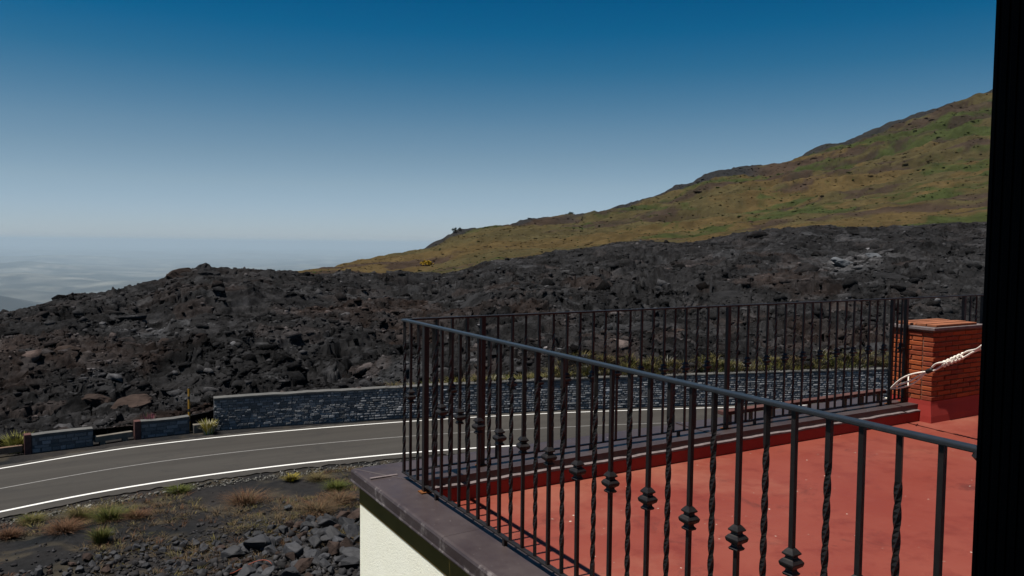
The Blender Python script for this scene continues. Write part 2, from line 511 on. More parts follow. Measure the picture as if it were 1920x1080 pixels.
def lava_point(ph, d):
    """full displaced surface"""
    z, s, d0, dc = lava_base(ph, d)
    a = np.radians(ph)
    x = d * np.sin(a); y = d * np.cos(a)
    wx = (fbm(x * 0.5, y * 0.5, 61, 3) - 0.5) * 2.2; wy = (fbm(x * 0.5, y * 0.5, 67, 3) - 0.5) * 2.2
    X = x + wx; Y = y + wy
    edge = sstep(0.0, 0.022, s)
    back = 1 - 0.40 * sstep(0.75, 1.0, s)
    mound = (fbm(X / 17, Y / 17, 71, 3) - 0.5) * 3.2
    h1, c1, i1 = blocks(X / 4.6, Y / 4.6, 81)
    h2, c2, i2 = blocks(X / 1.9, Y / 1.9, 91)
    h3, c3, i3 = blocks(X / 0.8, Y / 0.8, 101)
    h4, c4, i4 = blocks(X / 0.36, Y / 0.36, 131)
    rg = sstep(0.35, 0.6, fbm(X / 9, Y / 9, 111, 3))          # rough versus smooth ropy ground
    tv = fbm(X / 16 + 3, Y / 8, 113, 4) * 7.0; tf = tv - np.floor(tv)
    terr = (np.floor(tv) + sstep(0.0, 0.30, tf)) / 7.0 - 0.5          # flow fronts: low benches with steep lips
    tv2 = fbm(X / 6 + 9, Y / 3.2, 117, 4) * 6.0; tf2 = tv2 - np.floor(tv2)
    terr2 = (np.floor(tv2) + sstep(0.0, 0.35, tf2)) / 6.0 - 0.5
    big = sstep(0.5, 0.72, fbm(X / 13, Y / 13, 119, 3))
    h5, c5, i5 = blocks(X / 0.2, Y / 0.2, 133)
    crv = np.exp(-((fbm(X / 7 + 5, Y / 2.6, 127, 5) - 0.5) / 0.013) ** 2) * sstep(0.42, 0.56, fbm(X / 11, Y / 11, 129, 2))
    disp = mound * 1.0 + terr * 3.2 + terr2 * 0.8 * (0.3 + 0.7 * rg)
    disp += (h1 * 0.50 + np.minimum(c1, 0.25) * 0.9) * (0.05 + 0.95 * big)
    disp += (h2 * 0.16 + np.minimum(c2, 0.3) * 0.30) * (0.12 + 0.88 * rg)
    disp += (h3 * 0.11 + np.minimum(c3, 0.35) * 0.20) * (0.25 + 0.75 * rg)
    disp += (h4 * 0.075 + np.minimum(c4, 0.3) * 0.10) * (0.45 + 0.55 * rg) + h5 * 0.04 + (fbm(X * 3, Y * 3, 121, 3) - 0.5) * 0.10
    disp += np.maximum(0, fbm(X * 0.8, Y * 0.8, 125, 4) - 0.60) * 1.2 * rg - crv * 1.3
    disp -= 0.45
    z = z + disp * edge * back
    # horizontal heave for overhangs
    k = 0.35 * edge * rg
    x = x + k * (h2 * 0.8); y = y + k * (h1 * 0.6 + h3 * 0.4)
    # colour of the rock itself
    br = sstep(0.55, 0.75, fbm(X / 6.5, Y / 6.5, 141, 4)) * 0.8 + sstep(0.86, 0.97, i2) * 0.7
    pale = sstep(0.80, 0.97, i1) * (1 - rg) * 0.8 + sstep(0.88, 0.98, i3) * 0.5
    base = 0.0135 + 0.009 * (i2 - 0.5) + 0.009 * (i3 - 0.5) + 0.008 * (i4 - 0.5) + 0.008 * (fbm(X / 8, Y / 4, 143, 3) - 0.5)
    base = np.maximum(base, 0.005) + 0.055 * np.exp(-(((x - 88.5) / 4.0) ** 2 + ((y - 64.5) / 4.5) ** 2)) * sstep(0.35, 0.75, i3)
    C = np.stack([base * 1.0, base * 0.975, base * 1.02], -1)
    br = br * (1 - 0.75 * sstep(0.45, 0.9, s)) * 0.8
    C = C + br[..., None] * np.array([0.0105, 0.0045, 0.002])
    C = C + pale[..., None] * np.array([0.018, 0.0185, 0.020])
    return x, y, z, np.clip(C, 0.004, 1)


NC, NR = 900, 500
PH, TT = np.meshgrid(np.linspace(-9, 70, NC), np.linspace(0, 1, NR))
D0 = np.interp(PH, WALLD[:, 0], WALLD[:, 1]) + 0.6
D1 = np.interp(PH, CREST[:, 0], CREST[:, 1]) * 1.28
DD = D0 * (D1 / D0) ** TT
LX, LY, LZ, LC = lava_point(PH, DD)
idx = np.arange(NC * NR).reshape(NR, NC)
LF = np.stack([idx[:-1, :-1], idx[:-1, 1:], idx[1:, 1:], idx[1:, :-1]], -1).reshape(-1, 4)
lava = obj('lava_field', mesh('lava_field', np.stack([LX, LY, LZ], -1).reshape(-1, 3), LF, M['lava'], False, LC.reshape(-1, 3)))
tag(lava, kind='structure')


# ---- rocks
def rock_mesh(name, mat, seed, n=16, flat=0.75, sub=0, jit=0.0):
    r = random.Random(seed)
    bm = bmesh.new()
    for _ in range(n):
        v = Vector((r.gauss(0, 1), r.gauss(0, 1), r.gauss(0, 1))).normalized() * r.uniform(0.8, 1.0)
        bm.verts.new((v.x * 0.5 * r.uniform(0.9, 1.1), v.y * 0.42, v.z * 0.5 * flat))
    res = bmesh.ops.convex_hull(bm, input=bm.verts)
    bmesh.ops.delete(bm, geom=[g for g in res['geom_interior'] if isinstance(g, bmesh.types.BMVert)], context='VERTS')
    bmesh.ops.triangulate(bm, faces=bm.faces)
    if sub:
        bmesh.ops.bevel(bm, geom=bm.edges[:], offset=0.022, segments=1, affect='EDGES')
        bmesh.ops.triangulate(bm, faces=bm.faces)
        bmesh.ops.subdivide_edges(bm, edges=bm.edges[:], cuts=sub, use_grid_fill=True)
        P = np.array([v.co[:] for v in bm.verts])
        nn = (fbm(P[:, 0] * 7 + 5, P[:, 1] * 7 + P[:, 2] * 5, seed, 3) - 0.5)
        bm.normal_update()
        for v, k in zip(bm.verts, nn): v.co += v.normal * float(k) * jit
    me = bpy.data.meshes.new(name)
    bm.to_mesh(me); bm.free()
    me.materials.append(mat)
    return me


def merged(name, temps, pos, size, rz, tilt, mat, cols):
    """join many copies of template meshes into one mesh (numpy)"""
    VV, FF, CC = [], [], []
    base = 0
    tv = []
    for me in temps:
        v = np.zeros(len(me.vertices) * 3, np.float32); me.vertices.foreach_get("co", v)
        fidx = np.array([list(p.vertices) for p in me.polygons])
        tv.append((v.reshape(-1, 3), fidx))
    for k in range(len(pos)):
        v, fi = tv[k % len(tv)]
        c, s = math.cos(rz[k]), math.sin(rz[k]); ct, st = math.cos(tilt[k]), math.sin(tilt[k])
        q = v * size[k]
        q = np.c_[q[:, 0], q[:, 1] * ct - q[:, 2] * st, q[:, 1] * st + q[:, 2] * ct]
        q = np.c_[q[:, 0] * c - q[:, 1] * s, q[:, 0] * s + q[:, 1] * c, q[:, 2]] + pos[k]
        VV.append(q); FF.append(fi + base); base += len(q)
        CC.append(np.repeat(np.asarray(cols[k])[None, :], len(q), 0))
    return mesh(name, np.vstack(VV), np.vstack(FF), mat, False, np.vstack(CC))


small_rocks = [rock_mesh('rock_template', None, 200 + k, 12, 0.8) for k in range(10)]
for me in small_rocks: me.materials.clear()
NRK = 36000
pick = RNG.integers(0, NC * NR, NRK * 4)
dsel = DD.reshape(-1)[pick]
keep = RNG.random(NRK * 4) < np.clip(60 / dsel, 0.35, 1) * np.clip(fbm(LX.reshape(-1)[pick] / 4, LY.reshape(-1)[pick] / 4, 401, 3) * 2.2 - 0.4, 0.1, 1)
pick = pick[keep][:NRK]
pp = np.stack([LX.reshape(-1)[pick], LY.reshape(-1)[pick], LZ.reshape(-1)[pick]], -1)
sz = np.exp(RNG.normal(-1.7, 0.5, len(pick))) * np.where(RNG.random(len(pick)) < 0.14, RNG.uniform(1.8, 3.6, len(pick)), 1.0) * (0.65 + DD.reshape(-1)[pick] / 150)
sz3 = sz[:, None] * np.c_[RNG.uniform(0.8, 1.5, len(pick)), RNG.uniform(0.8, 1.2, len(pick)), RNG.uniform(0.45, 0.9, len(pick))]
cc = LC.reshape(-1, 3)[pick] * np.exp(RNG.normal(0.08, 0.62, len(pick)))[:, None]
rub = obj('lava_rubble', merged('lava_rubble', small_rocks, pp, sz3, RNG.uniform(0, 6.28, len(pick)), RNG.uniform(-0.6, 0.6, len(pick)), M['lava'], cc))
tag(rub, kind='stuff', label='loose dark clinker blocks strewn over the lava field', cat='rubble')


def lava_z(x, y):
    d = np.hypot(LX - x, LY - y)
    k = np.argsort(d.ravel())[:12]
    return float(np.max(LZ.ravel()[k]))


ROCKS = [rock_mesh('boulder', M['boulder'], 300 + k, 13, 0.8, 2, 0.05) for k in range(10)]
ROCKS_DARK = [rock_mesh('boulder', M['slab'], 320 + k, 24, 0.8, 3, 0.14) for k in range(4)]
ROCKS_BROWN = [rock_mesh('boulder', M['boulder_brown'], 340 + k, 22, 0.8, 2, 0.09) for k in range(4)]
PILE_BROWN = [rock_mesh('boulder', M['boulder_brown'], 390 + k, 13, 0.8, 2, 0.05) for k in range(4)]
SLABS = [rock_mesh('lava_slab', M['slab'], 360 + k, 26, 0.45, 3, 0.13) for k in range(4)]
SLABS_PALE = [rock_mesh('lava_slab', M['slab_pale'], 380 + k, 22, 0.5, 3, 0.13) for k in range(2)]

for nm, mlist, k, x, y, sc, rot, label in [
    ('lava_boulder', ROCKS_BROWN, 0, 2.3, 52.0, (2.6, 2.2, 1.9), (0.2, 0.1, 0.4), 'reddish brown lava boulder lying highest above the gap between the low walls'),
    ('lava_boulder', ROCKS_BROWN, 1, 4.0, 50.3, (3.2, 2.0, 1.8), (0.3, -0.1, 0.2), 'wide rusty brown lava boulder above the low wall with the pink flower'),
    ('lava_boulder', ROCKS_BROWN, 2, -2.0, 60.2, (2.3, 1.8, 1.7), (0.1, 0.2, 0.9), 'tan brown lava boulder cut by the left edge of the photo'),
    ('lava_boulder', ROCKS_BROWN, 3, -0.3, 60.4, (1.9, 1.6, 1.4), (0.0, 0.2, 1.9), 'tan lava boulder in the middle of the three at far left'),
    ('lava_boulder', ROCKS_BROWN, 0, 1.1, 60.0, (2.4, 1.6, 1.3), (0.3, 0.0, 2.6), 'tan lava boulder rightmost of the three at far left'),
    ('lava_boulder', ROCKS_BROWN, 1, 7.4, 62.0, (2.6, 1.8, 1.3), (0.1, 0.1, 1.2), 'flat pinkish brown lava boulder below the knob on the left skyline'),
    ('lava_boulder', ROCKS_BROWN, 2, 13.0, 93.0, (5.0, 4.2, 3.6), (0.0, 0.1, 0.5), 'blocky brown outcrop with an upright left side on the left skyline'),
    ('lava_boulder', ROCKS_DARK, 3, 15.6, 93.4, (6.2, 4.0, 4.6), (0.0, 0.2, 0.9), 'dark rounded knob topped by a small stone on the left skyline'),
    ('lava_boulder', ROCKS_DARK, 5, 14.95, 93.6, (0.6, 0.55, 1.1), (0.0, 0.1, 0.2), 'small upright stone standing on the knob of the left skyline'),
    ('lava_boulder', ROCKS_DARK, 1, 22.0, 95.0, (6.5, 3.4, 3.4), (0.1, 0.0, 1.9), 'dark lava hump on the skyline just left of the grassy slope'),
    ('lava_slab', SLABS, 0, 39.0, 47.6, (6.2, 2.6, 2.6), (0.35, -0.25, 0.0), 'long tilted grey lava slab behind the middle of the far railing'),
    ('lava_slab', SLABS, 1, 43.5, 47.2, (6.4, 2.4, 2.2), (0.3, 0.1, -0.5), 'dark overhanging lava slab right of the tilted slab behind the far railing'),
    ('lava_boulder', ROCKS_BROWN, 3, 42.2, 45.6, (2.2, 1.6, 1.6), (0.3, 0.4, -0.4), 'orange brown broken rock under the overhanging slab behind the far railing'),
    ('lava_slab', SLABS_PALE, 0, 88.0, 65.0, (5.5, 3.2, 3.0), (0.35, 0.3, -0.5), 'pale blue grey slab on the upper right lava'),
    ('lava_slab', SLABS_PALE, 1, 90.5, 63.0, (3.4, 2.0, 1.8), (0.3, 0.2, -0.9), 'small pale slab just right of the pale blue grey one'),
    ('lava_slab', SLABS, 2, 77.0, 62.0, (9.0, 5.0, 4.5), (0.30, 0.1, -0.6), 'broad smooth grey lava plate on the right of the lava field'),
    ('lava_slab', SLABS, 3, 76.0, 50.0, (6.5, 3.5, 3.6), (0.25, 0.25, -0.8), 'humped brown grey slab above the brick chimney'),
    ('lava_slab', SLABS, 2, 35.0, 66.5, (7.5, 3.6, 3.4), (0.4, -0.5, 0.4), 'smooth grey slab leaning above the corner of the railing'),
    ('lava_slab', SLABS, 0, 58.5, 57.0, (6.0, 4.0, 3.0), (0.5, -0.1, -0.3), 'rounded grey lava plate right of centre above the far railing'),
    ('lava_boulder', ROCKS_DARK, 6, 21.8, 46.2, (1.5, 1.1, 1.0), (0.1, 0.2, 0.3), 'pale grey rock on top of the stone wall left of the railing corner'),
]:
    mi = mlist[k % len(mlist)]
    o = obj(nm, mi, None, (x, y, lava_z(x, y) - (0.22 if y > 90 else 0.14) * sc[2]), rot, sc)
    tag(o, label, 'rock')

# ------------------------------------------------------------------ grassy volcano flank
def hill_point(ph, s):
    """s 0..1 from the lava edge to the skyline, beyond 1 falling away"""
    dc = np.interp(ph, CREST[:, 0], CREST[:, 1])
    d0 = dc * 1.06
    R = np.interp(ph, [8, 16, 30, 62, 76], [210, 240, 330, 560, 640])
    t0 = np.interp(ph, LAVA[:, 0], LAVA[:, 1]) - 0.018
    t1 = np.interp(ph, HILL[:, 0], HILL[:, 1])
    d = d0 + (R - d0) * s
    sc = np.clip(s, 0, 1)
    z = 10 + (t0 + (t1 - t0) * sc ** 0.92) * d
    z = np.where(s > 1, z - (s - 1) * (R - d0) * 0.55 - (s - 1) ** 2 * 200, z)
    a = np.radians(ph)
    x = d * np.sin(a); y = d * np.cos(a)
    # gullies and ledges running down the flank to the left
    q = x * 0.86 - y * 0.5; r = x * 0.5 + y * 0.86
    amp = d / 300.0
    led = fbm(q / 90, r / 26, 151, 4) - 0.5
    z = z + (led * 11.0 + (fbm(q / 22, r / 9, 161, 4) - 0.5) * 4.5 + (fbm(x / 3.2, y / 3.2, 171, 3) - 0.5) * 1.3) * amp * np.where(s < 0.08, s / 0.08, 1.0) * np.where(s > 0.9, np.clip((1.25 - s) / 0.35, 0.35, 1), 1)
    return x, y, z, q, r, d


NC2, NR2 = 560, 300
PH2, S2 = np.meshgrid(np.linspace(9.0, 72, NC2), np.r_[np.linspace(0, 1.0, NR2 - 24), np.linspace(1.01, 1.5, 24)])
HX, HY, HZ, HQ, HR, HD = hill_point(PH2, S2)


def hill_colour(q, r, ph, s):
    straw = np.array([0.061, 0.043, 0.0185]); green = np.array([0.026, 0.036, 0.0115])
    olive = np.array([0.046, 0.039, 0.0185]); brown = np.array([0.031, 0.021, 0.018]); dark = np.array([0.018, 0.018, 0.019])
    wq = q + (fbm(q / 26, r / 26, 215, 3) - 0.5) * 34; wr = r + (fbm(q / 22, r / 22, 217, 3) - 0.5) * 22
    n1 = fbm(wq / 60, wr / 30, 181, 6, 0.62); n2 = fbm(wq / 46, wr / 24, 191, 6, 0.62); n3 = fbm(wq / 40, wr / 13, 201, 6, 0.62); n4 = fbm(q / 7, r / 4, 211, 5, 0.65)
    c = straw[None] + 0 * n1[..., None]
    k = sstep(0.43, 0.56, n1 + 0.07 * (ph - 40) / 30)[..., None] * 0.85; c = c * (1 - k) + olive * k
    up = np.clip((s - 0.35) * 0.12, -0.05, 0.06) + 0.09 * (ph - 48) / 25 - 0.01
    k = sstep(0.55, 0.63, n2 + up)[..., None] * 0.85; c = c * (1 - k) + green * k
    k = sstep(0.545, 0.62, n3)[..., None] * 0.8; c = c * (1 - k) + brown * k
    c = c * (0.55 + 0.9 * n4[..., None]) * 0.92
    # dark lava tongue along the skyline in the middle of the flank
    top = sstep(0.86, 0.90, s + 0.05 * (n4 - 0.5)) * sstep(33, 36, ph) * (1 - sstep(46.5, 48.5, ph))
    top2 = sstep(0.955, 0.97, s + 0.03 * (n4 - 0.5)) * sstep(22, 24, ph) * 0.95
    k = np.maximum(top, top2)[..., None]; c = c * (1 - k) + dark * k
    return c


HCOL = hill_colour(HQ, HR, PH2, S2)
idx = np.arange(NC2 * NR2).reshape(NR2, NC2)
HF = np.stack([idx[:-1, :-1], idx[:-1, 1:], idx[1:, 1:], idx[1:, :-1]], -1).reshape(-1, 4)
hill = obj('hill', mesh('hill', np.stack([HX, HY, HZ], -1).reshape(-1, 3), HF, M['hill'], True, HCOL.reshape(-1, 3)))
tag(hill, kind='structure')


# ------------------------------------------------------------------ far slope and plain (one sheet to the horizon)
rr = np.r_[60, 110, 160, 220, 300, 450, 700, 1100, 1800, 3000, 5000, 7500, 9000, np.geomspace(10500, 190000, 150)]
aa = np.radians(np.r_[np.linspace(-30, 70, 260), np.linspace(75, 325, 50)])
AA, RR = np.meshgrid(aa, rr)
PXX = RR * np.sin(AA); PYY = RR * np.cos(AA)
drop = np.interp(RR, [60, 160, 300, 1100, 9000, 200000], [-3, -14, -55, -260, -1800, -1800])
far = sstep(9000, 16000, RR)
PZZ = drop + far * (fbm(PXX / 9000, PYY / 9000, 221, 5) ** 2 * 900 + (fbm(PXX / 2500, PYY / 2500, 231, 3) - 0.5) * 120 - 200)
ridge = np.exp(-((np.degrees(AA) + 4.5) / 5.5) ** 2 - ((RR - 20500) / 3000) ** 2)
PZZ = PZZ + ridge * 760
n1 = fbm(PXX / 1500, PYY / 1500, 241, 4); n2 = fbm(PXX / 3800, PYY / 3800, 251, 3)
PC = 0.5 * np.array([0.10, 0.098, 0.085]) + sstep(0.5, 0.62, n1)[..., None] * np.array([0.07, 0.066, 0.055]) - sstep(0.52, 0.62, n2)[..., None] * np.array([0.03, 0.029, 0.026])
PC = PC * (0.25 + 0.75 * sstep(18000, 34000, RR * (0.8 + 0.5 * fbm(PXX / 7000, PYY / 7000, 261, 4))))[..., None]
nA, nR = len(aa), len(rr)
idx = np.arange(nA * nR).reshape(nR, nA)
nxt = np.roll(idx, -1, axis=1)
PF = np.stack([idx[:-1], nxt[:-1], nxt[1:], idx[1:]], -1).reshape(-1, 4)
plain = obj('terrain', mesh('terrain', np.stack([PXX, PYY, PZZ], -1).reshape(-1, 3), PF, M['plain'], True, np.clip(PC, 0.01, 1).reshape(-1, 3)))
tag(plain, kind='structure')

# ------------------------------------------------------------------ roadside stone walls
def stone_template(seed):
    r = random.Random(seed)
    bm = bmesh.new()
    vs = [bm.verts.new((x + r.uniform(-0.05, 0.05), y + (r.uniform(-0.08, 0.04) if y < 0 else 0), z + r.uniform(-0.08, 0.08))) for x, y, z in
          [(-.5, -.5, -.5), (.5, -.5, -.5), (.5, .5, -.5), (-.5, .5, -.5), (-.5, -.5, .5), (.5, -.5, .5), (.5, .5, .5), (-.5, .5, .5)]]
    for f in BOXF: bm.faces.new([vs[i] for i in f])
    bmesh.ops.bevel(bm, geom=[e for e in bm.edges if all(v.co.y < 0 for v in e.verts)], offset=0.09, segments=1, affect='EDGES')
    bmesh.ops.triangulate(bm, faces=bm.faces)
    me = bpy.data.meshes.new('stone'); bm.to_mesh(me); bm.free()
    return me


STONE = [stone_template(k) for k in range(8)]
for me in STONE: me.materials.append(M['wall_stone'])


def masonry(root, path, hfun, thick, n_single, seed, course=0.15, slen=(0.2, 0.55)):
    """coursed rubble wall along a polyline, its face towards the road (-normal side)"""
    r = random.Random(seed)
    P = np.array(path, float)
    seg = np.diff(P, axis=0); L = np.r_[0, np.cumsum(np.hypot(seg[:, 0], seg[:, 1]))]

    def at(s):
        i = min(max(int(np.searchsorted(L, s)) - 1, 0), len(seg) - 1)
        t = (s - L[i]) / (L[i + 1] - L[i]); p = P[i] + seg[i] * t
        return p, math.atan2(seg[i][1], seg[i][0])
    # mortar core
    n = max(2, int(L[-1] / 0.6)); V = []
    for k in range(n + 1):
        s = L[-1] * k / n; p, a = at(min(max(s, 1e-4), L[-1] - 1e-4)); nx_, ny_ = -math.sin(a), math.cos(a); h = hfun(s) - 0.07
        V += [(p[0] + nx_ * 0.012, p[1] + ny_ * 0.012, -0.2), (p[0] + nx_ * 0.012, p[1] + ny_ * 0.012, h), (p[0] + nx_ * thick, p[1] + ny_ * thick, h), (p[0] + nx_ * thick, p[1] + ny_ * thick, -0.2)]
    F = []
    for k in range(n):
        for j in range(4): F.append((k * 4 + j, k * 4 + 4 + j, k * 4 + 4 + (j + 1) % 4, k * 4 + (j + 1) % 4)[::-1])
    F += [(0, 1, 2, 3), (n * 4 + 3, n * 4 + 2, n * 4 + 1, n * 4)]
    obj('mortar_core', mesh('mortar_core', V, F, M['mortar']), root)
    # coping
    V = []
    for k in range(n + 1):
        s = L[-1] * k / n; p, a = at(min(max(s, 1e-4), L[-1] - 1e-4)); nx_, ny_ = -math.sin(a), math.cos(a); h = hfun(s) + r.uniform(-0.02, 0.02)
        for o_, zz in ((-0.05, h - 0.07), (-0.05, h), (thick + 0.03, h + 0.01), (thick + 0.03, h - 0.07)):
            V.append((p[0] + nx_ * o_, p[1] + ny_ * o_, zz))
    obj('capping', mesh('capping', V, F, M['wall_cap']), root)
    rest = []; cnt = 0
    stones = []
    z = 0.0
    hmax = max(hfun(s) for s in np.linspace(0, L[-1], 20))
    while z < hmax - 0.10:
        ch = course * r.uniform(0.75, 1.3); s = r.uniform(-0.2, 0.0)
        while s < L[-1]:
            ln = r.uniform(*slen); c = s + ln / 2
            if 0.0 < c < L[-1] and z + ch < hfun(c) - 0.045:
                stones.append((c, z + ch / 2, min(ln, 2 * c, 2 * (L[-1] - c)) - 0.025, ch - 0.022))
            s += ln
        z += ch
    stones.sort(key=lambda q: q[0])
    for k, (c, zc, ln, ch) in enumerate(stones):
        p, a = at(c)
        nx_, ny_ = -math.sin(a), math.cos(a); dep = 0.16 + r.uniform(-0.02, 0.04)
        loc = (p[0] + nx_ * (0.085 - dep * .1), p[1] + ny_ * (0.085 - dep * .1), zc)
        if k < n_single:
            obj('stone', STONE[r.randrange(8)], root, loc, (0, 0, a), (ln, dep, ch))
        else:
            rest.append((loc, (ln, dep, ch), a))
    if rest:
        g = np.random.default_rng(seed)
        lv = np.exp(g.normal(0, 0.28, len(rest)))
        cols = np.c_[0.145 * lv, 0.148 * lv, 0.156 * lv]
        pale_ = g.random(len(rest)) < 0.03
        cols[pale_] = (0.23, 0.225, 0.225)
        o = obj('stonework', merged('stonework', STONE, np.array([q[0] for q in rest]), np.array([q[1] for q in rest]), [q[2] for q in rest], [0] * len(rest), M['wall_stone_rest'], cols), root)
        tag(o, kind='stuff')


w1 = empty('stone_wall')
tag(w1, 'long dark basalt retaining wall along the far side of the road', 'wall')
masonry(w1, [[7.44, 43.42], [10.58, 42.95], [13.9, 42.25], [17.35, 41.55], [21.65, 40.5], [26.47, 39.25], [32.85, 37.1], [41.26, 34.1], [47.34, 31.85], [60, 27.0], [72, 22.2]],
        lambda s: 1.72 + min(s, 40) * 0.009, 0.5, 300, 5, 0.13, (0.16, 0.45))
for path, label, sd_ in (([[-0.75, 42.72], [1.79, 42.95]], 'low dark stone parapet wall nearest the left edge', 21), ([[3.95, 43.38], [6.25, 43.50]], 'low dark stone parapet wall beside the yellow pole', 22)):
    r0 = empty('low_wall'); tag(r0, label, 'wall', 'low parapet walls by the road')
    masonry(r0, path, lambda s: 0.86, 0.38, 400, sd_, 0.17, (0.25, 0.6))
    (x0, y0), (x1, y1) = path
    a = math.atan2(y1 - y0, x1 - x0)
    me = boxes('end_post', [(-0.30, -0.015, -0.06, 0.40, -0.1, 0.9)], M['red_end'], r0, 0.015)
    me.location = (x0, y0, 0); me.rotation_euler = (0, 0, a)

for p0, p1, h, th, mat, label in (((-6.5, 42.0), (-1.12, 42.72), 0.42, 0.2, 'timber', 'brown timber guard beam running out at the left edge'),
                                  ((1.88, 43.0), (3.58, 43.42), 0.40, 0.28, 'concrete', 'grey weathered beam between the two low stone walls')):
    L_ = math.hypot(p1[0] - p0[0], p1[1] - p0[1]); a = math.atan2(p1[1] - p0[1], p1[0] - p0[0])
    e = empty('guard_beam', (*p0, 0), a); tag(e, label, 'barrier', 'barriers between the low walls')
    boxes('beam', [(0, L_, 0, th, 0.12, h)], M[mat], e, 0.02)
    for k in range(2):
        xx = L_ * (0.2 + 0.6 * k)
        boxes('foot', [(xx - 0.12, xx + 0.12, 0.03, th - 0.03, -0.1, 0.125)], M['concrete'], e)

e = empty('marker_pole', (6.27, 43.75, 0)); tag(e, 'tall yellow and black banded snow pole at the end of the low wall', 'pole')
z = 0.0
for k, (hh, mt) in enumerate([(0.55, 'yellow'), (0.16, 'black_paint'), (0.35, 'yellow'), (0.16, 'black_paint'), (0.5, 'yellow'), (0.16, 'black_paint'), (0.42, 'yellow')]):
    V, F = tube([(0, 0, z), (0, 0, z + hh)], 0.055, 10)
    obj('band', mesh('band', V, F, M[mt]), e); z += hh
V, F = tube([(0, 0, z), (0, 0, z + 0.02), (0, 0, z + 0.05)], [0.06, 0.06, 0.02], 10)
obj('cap', mesh('cap', V, F, M['black_paint']), e)
o = boxes('concrete_block', [(6.42, 6.95, 43.35, 43.75, -0.05, 0.42)], M['concrete'], None, 0.03)
tag(o, 'small pale concrete block right of the yellow pole', 'block')


# ------------------------------------------------------------------ plants
def tuft_data(n, rad_, h, cols, seed, spread=0.5, width=0.012, base=(0, 0, 0)):
    g = np.random.default_rng(seed)
    a = g.uniform(0, 6.283, n); rr_ = rad_ * np.sqrt(g.random(n)) * 0.55
    bx, by = rr_ * np.cos(a), rr_ * np.sin(a)
    a2 = a + g.normal(0, 0.5, n); lean = spread * g.random(n) * rad_ * 1.3
    hh = h * g.uniform(0.5, 1.05, n)
    w_ = width * g.uniform(0.6, 1.4, n)
    px, py = -np.sin(a2) * w_, np.cos(a2) * w_
    B = np.array(base)
    p0 = np.c_[bx + px, by + py, np.zeros(n) - 0.03]; p1 = np.c_[bx - px, by - py, np.zeros(n) - 0.03]
    mx, my = bx + np.cos(a2) * lean * 0.35, by + np.sin(a2) * lean * 0.35
    p2 = np.c_[mx + px * .7, my + py * .7, hh * 0.6]; p3 = np.c_[mx - px * .7, my - py * .7, hh * 0.6]
    p4 = np.c_[bx + np.cos(a2) * lean, by + np.sin(a2) * lean, hh]
    V = np.stack([p0, p1, p2, p3, p4], 1).reshape(-1, 3) + B
    i = np.arange(n) * 5
    F = np.concatenate([np.c_[i, i + 1, i + 3], np.c_[i, i + 3, i + 2], np.c_[i + 2, i + 3, i + 4]])
    c = 0.78 * np.array(cols)[g.integers(0, len(cols), n)] * g.uniform(0.7, 1.3, n)[:, None]
    return V, F, np.repeat(c, 5, 0)


GREEN = [(0.075, 0.088, 0.017), (0.10, 0.105, 0.024), (0.05, 0.062, 0.016)]
YEL = [(0.115, 0.098, 0.036), (0.092, 0.084, 0.028), (0.14, 0.11, 0.05)]
DRY = [(0.105, 0.052, 0.028), (0.085, 0.045, 0.028), (0.125, 0.072, 0.04)]
TAN = [(0.13, 0.095, 0.052), (0.10, 0.068, 0.04), (0.07, 0.052, 0.033)]


def gz_(x, y): return float(ash_height(np.array([x]), np.array([y]))[0])


for k, (x, y, R_, h, cols, label) in enumerate([
    (1.76, 31.15, 0.75, 0.75, GREEN + YEL[:1], 'largest bright green grass tussock left of the rock pile'),
    (0.86, 31.83, 0.65, 0.6, YEL + TAN[:1], 'straw yellow grass tussock just left of the bright green one'),
    (4.40, 33.60, 0.55, 0.40, GREEN, 'low bright green grass tussock touching the road verge'),
    (9.98, 30.89, 0.60, 0.60, GREEN, 'round green grass tussock left of the brown coping corner'),
    (8.72, 33.00, 0.40, 0.45, YEL + [(0.45, 0.35, 0.03)], 'small yellow flowering plant on the verge above the dry grass'),
    (1.38, 28.88, 0.40, 0.85, GREEN + YEL[:1], 'tall spiky green grass tussock standing by the small stones'),
    (-0.62, 32.27, 0.50, 0.40, YEL + GREEN[:1], 'yellow green grass tussock nearest the left edge by the road'),
    (0.34, 30.56, 0.75, 0.50, DRY, 'rust red dry grass tussock below the straw yellow one'),
    (6.42, 30.94, 0.95, 0.65, DRY + TAN[:1], 'wide orange dry grass tussock in the middle of the ash ground'),
    (2.60, 30.80, 0.50, 0.35, DRY, 'small red dry grass tussock right of the bright green one'),
    (8.56, 28.6, 0.95, 0.50, TAN + DRY[:1], 'wide tan dry grass tussock above the rock pile'),
    (-1.25, 30.9, 0.50, 0.40, DRY, 'orange dry grass tussock cut by the left edge'),
    (9.6, 29.4, 0.80, 0.40, DRY + TAN, 'brown dry grass tussock beside the cream wall'),
    (9.7, 32.6, 0.6, 0.35, YEL + TAN, 'pale weedy plant between the verge and the round green tussock')]):
    V, F, C = tuft_data(600, R_ * 0.75, h * 0.62, cols, 500 + k, 1.25, 0.008)
    o = obj('grass_tussock', mesh('grass_tussock', V, F, M['plant'], False, C), None, (x, y, gz_(x, y)))
    tag(o, label, 'grass tussock', 'grass tussocks on the ash ground')

